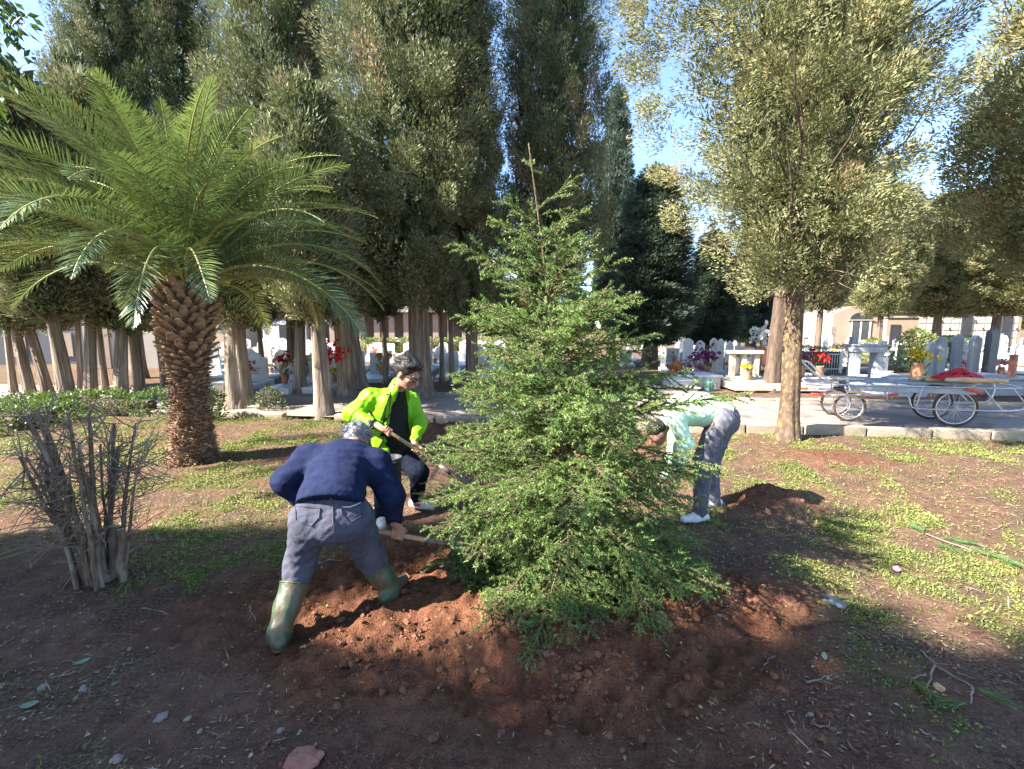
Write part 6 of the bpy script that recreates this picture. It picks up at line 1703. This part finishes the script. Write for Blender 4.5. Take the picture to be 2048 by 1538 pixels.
for i, (a, b, c, d, lab) in enumerate(((280, 1208, 340, 1222, 'pale stick below the bare shrub'), (500, 1215, 512, 1238, 'short split stick standing in the dark soil by the boot'), (60, 1315, 92, 1302, 'pale twig at the left edge of the foreground'), (258, 1318, 285, 1308, 'short twig on dark soil in the left foreground'), (600, 1300, 622, 1308, 'tiny pale twig right of the boot'), (1390, 1230, 1425, 1215, 'pale twig right of the spruce foot'),
                                      (1530, 1330, 1548, 1305, 'small curved twig in the right foreground'), (1610, 1370, 1665, 1355, 'grey twig in the right foreground'), (1630, 1455, 1685, 1467, 'thin curved stick at the lower right'), (1840, 1465, 1890, 1500, 'thin dark stick at the lower right corner'), (30, 1262, 5, 1280, 'pale twig at the far left edge'), (1985, 1062, 2046, 1040, 'dark twig on the lit grass at the right edge'), (640, 1118, 690, 1122, 'thin pale twig between the bent legs'))):
    stick(a, b, c, d, .0045, lab, 840 + i)
# broken pine sprig in the right foreground and a larger one at the right edge
M_pine = leafmat('pine_needle', [(0, (0.05, 0.10, 0.035)), (1, (0.16, 0.25, 0.09))], .5, .15)
def pine_sprig(label, segs, tufts, n, L, seed):
    r = np.random.default_rng(seed); g = gp(*segs[0][0]); root = thing('pine_sprig', label, 'branch', (0, 0, 0))
    mb = MB()
    for (a, b) in segs:
        A, B = gp(*a), gp(*b); s = np.linspace(0, 1, 6)[:, None]; P = A + (B - A) * s + r.normal(0, .004, (6, 3)); P[:, 2] = [Hs(x, y) + .02 for x, y in P[:, :2]]
        mb.tube(P, .006 * (1 - .5 * s[:, 0]), 6)
    mb.build('stem', M_twig, root)
    for (u, v, du, dv) in tufts:
        A, B = gp(u, v), gp(u + du, v + dv); d = nrm(B - A); P = A + (B - A) * r.random((n, 1)) * .5; P[:, 2] = [Hs(x, y) for x, y in P[:, :2]]; P[:, 2] += .012 + .02 * r.random(n)
        D = d + r.normal(0, .3, (n, 3)) * np.array((1, 1, .5)); D[:, 2] = np.abs(D[:, 2]) * .5 - .02
        MB().leaves(P, D, L * r.uniform(.6, 1.1, n), .0035, 0, r.random(n), r).build('needle_tuft', M_pine, root)
pine_sprig('broken pine sprig with long needles lying in the right foreground', [((1838, 1306), (1870, 1340)), ((1870, 1340), (1945, 1392)), ((1868, 1340), (1850, 1385)), ((1852, 1360), (1822, 1366)), ((1945, 1392), (1938, 1418))],
           [(1945, 1390, 90, 40), (1935, 1418, -70, 10), (1852, 1385, 30, 45), (1822, 1366, 25, 30)], 90, .10, 871)
pine_sprig('green pine bough lying on the sunlit grass at the right', [((1850, 1070), (1950, 1110)), ((1900, 1090), (2046, 1140))], [(1850, 1070, -20, -15), (1880, 1080, 90, 15), (1920, 1095, 120, 40), (1960, 1110, 110, 40), (1870, 1085, 60, 30)], 130, .16, 872)
# two fallen green leaves
for i, (u, v, s, rz, lab) in enumerate(((165, 1318, .038, .6, 'fallen grey green leaf on dark soil in the left foreground'), (58, 1405, .045, .2, 'larger fallen grey green leaf at the lower left'), (1648, 1320, .035, 1.0, 'fresh green leaf in the right foreground'))):
    p = gp(u, v); t = np.linspace(0, 1, 7); w = .42 * np.sin(t * math.pi) ** .8; V = []; 
    for k, tt in enumerate(t): V += [(tt - .5, -w[k] * .5, .06 * abs(tt - .5) + .03), (tt - .5, 0, .0 + .06 * abs(tt - .5)), (tt - .5, w[k] * .5, .06 * abs(tt - .5) + .04)]
    F = [(k * 3 + j, k * 3 + j + 1, k * 3 + j + 4, k * 3 + j + 3) for k in range(6) for j in (0, 1)]
    o = MB().add(np.array(V) * s * 2, F, 0, True).build('fallen_leaf', bpy.data.materials.get('fallen_leaf') or mat('fallen_leaf', (0.13, 0.19, 0.13), (0.19, 0.25, 0.17), 12, .6)); o.location = (p[0], p[1], Hs(p[0], p[1]) + .012); o.rotation_euler = (.15, -.1, rz)
    tag(o, lab, 'leaf')

# ------------------------------------------------------------------ tell look-alikes apart by their place in the row
_ord = ['leftmost', 'second from left', 'third from left', 'fourth from left', 'fifth from left', 'sixth from left', 'seventh from left', 'eighth from left', 'ninth from left', 'tenth from left', 'eleventh from left', 'twelfth from left', 'thirteenth from left', 'fourteenth from left', 'fifteenth from left']
_by = {}
for o in COL.objects:
    if o.parent is None and o.get('label') and o.get('group') and o['group'] != 'trees beside the photographer':
        _by.setdefault(o['label'], []).append(o)
for lab, os_ in _by.items():
    if 1 < len(os_) <= len(_ord):
        os_.sort(key=lambda o: o.location.x / max(o.location.y, .1))
        for k, o in enumerate(os_): o['label'] = lab + ', ' + _ord[k]

for o in COL.objects:                       # needles, sprays, petals and the like: too small to pick apart
    if o.parent is not None and o.name.split('.')[0] in ('needles', 'twigs', 'crown', 'limbs', 'blooms', 'foliage', 'leaflets', 'leaves', 'fibre_rags', 'bare_boughs', 'needle_tuft', 'stems', 'inscription'):
        o['kind'] = 'stuff'
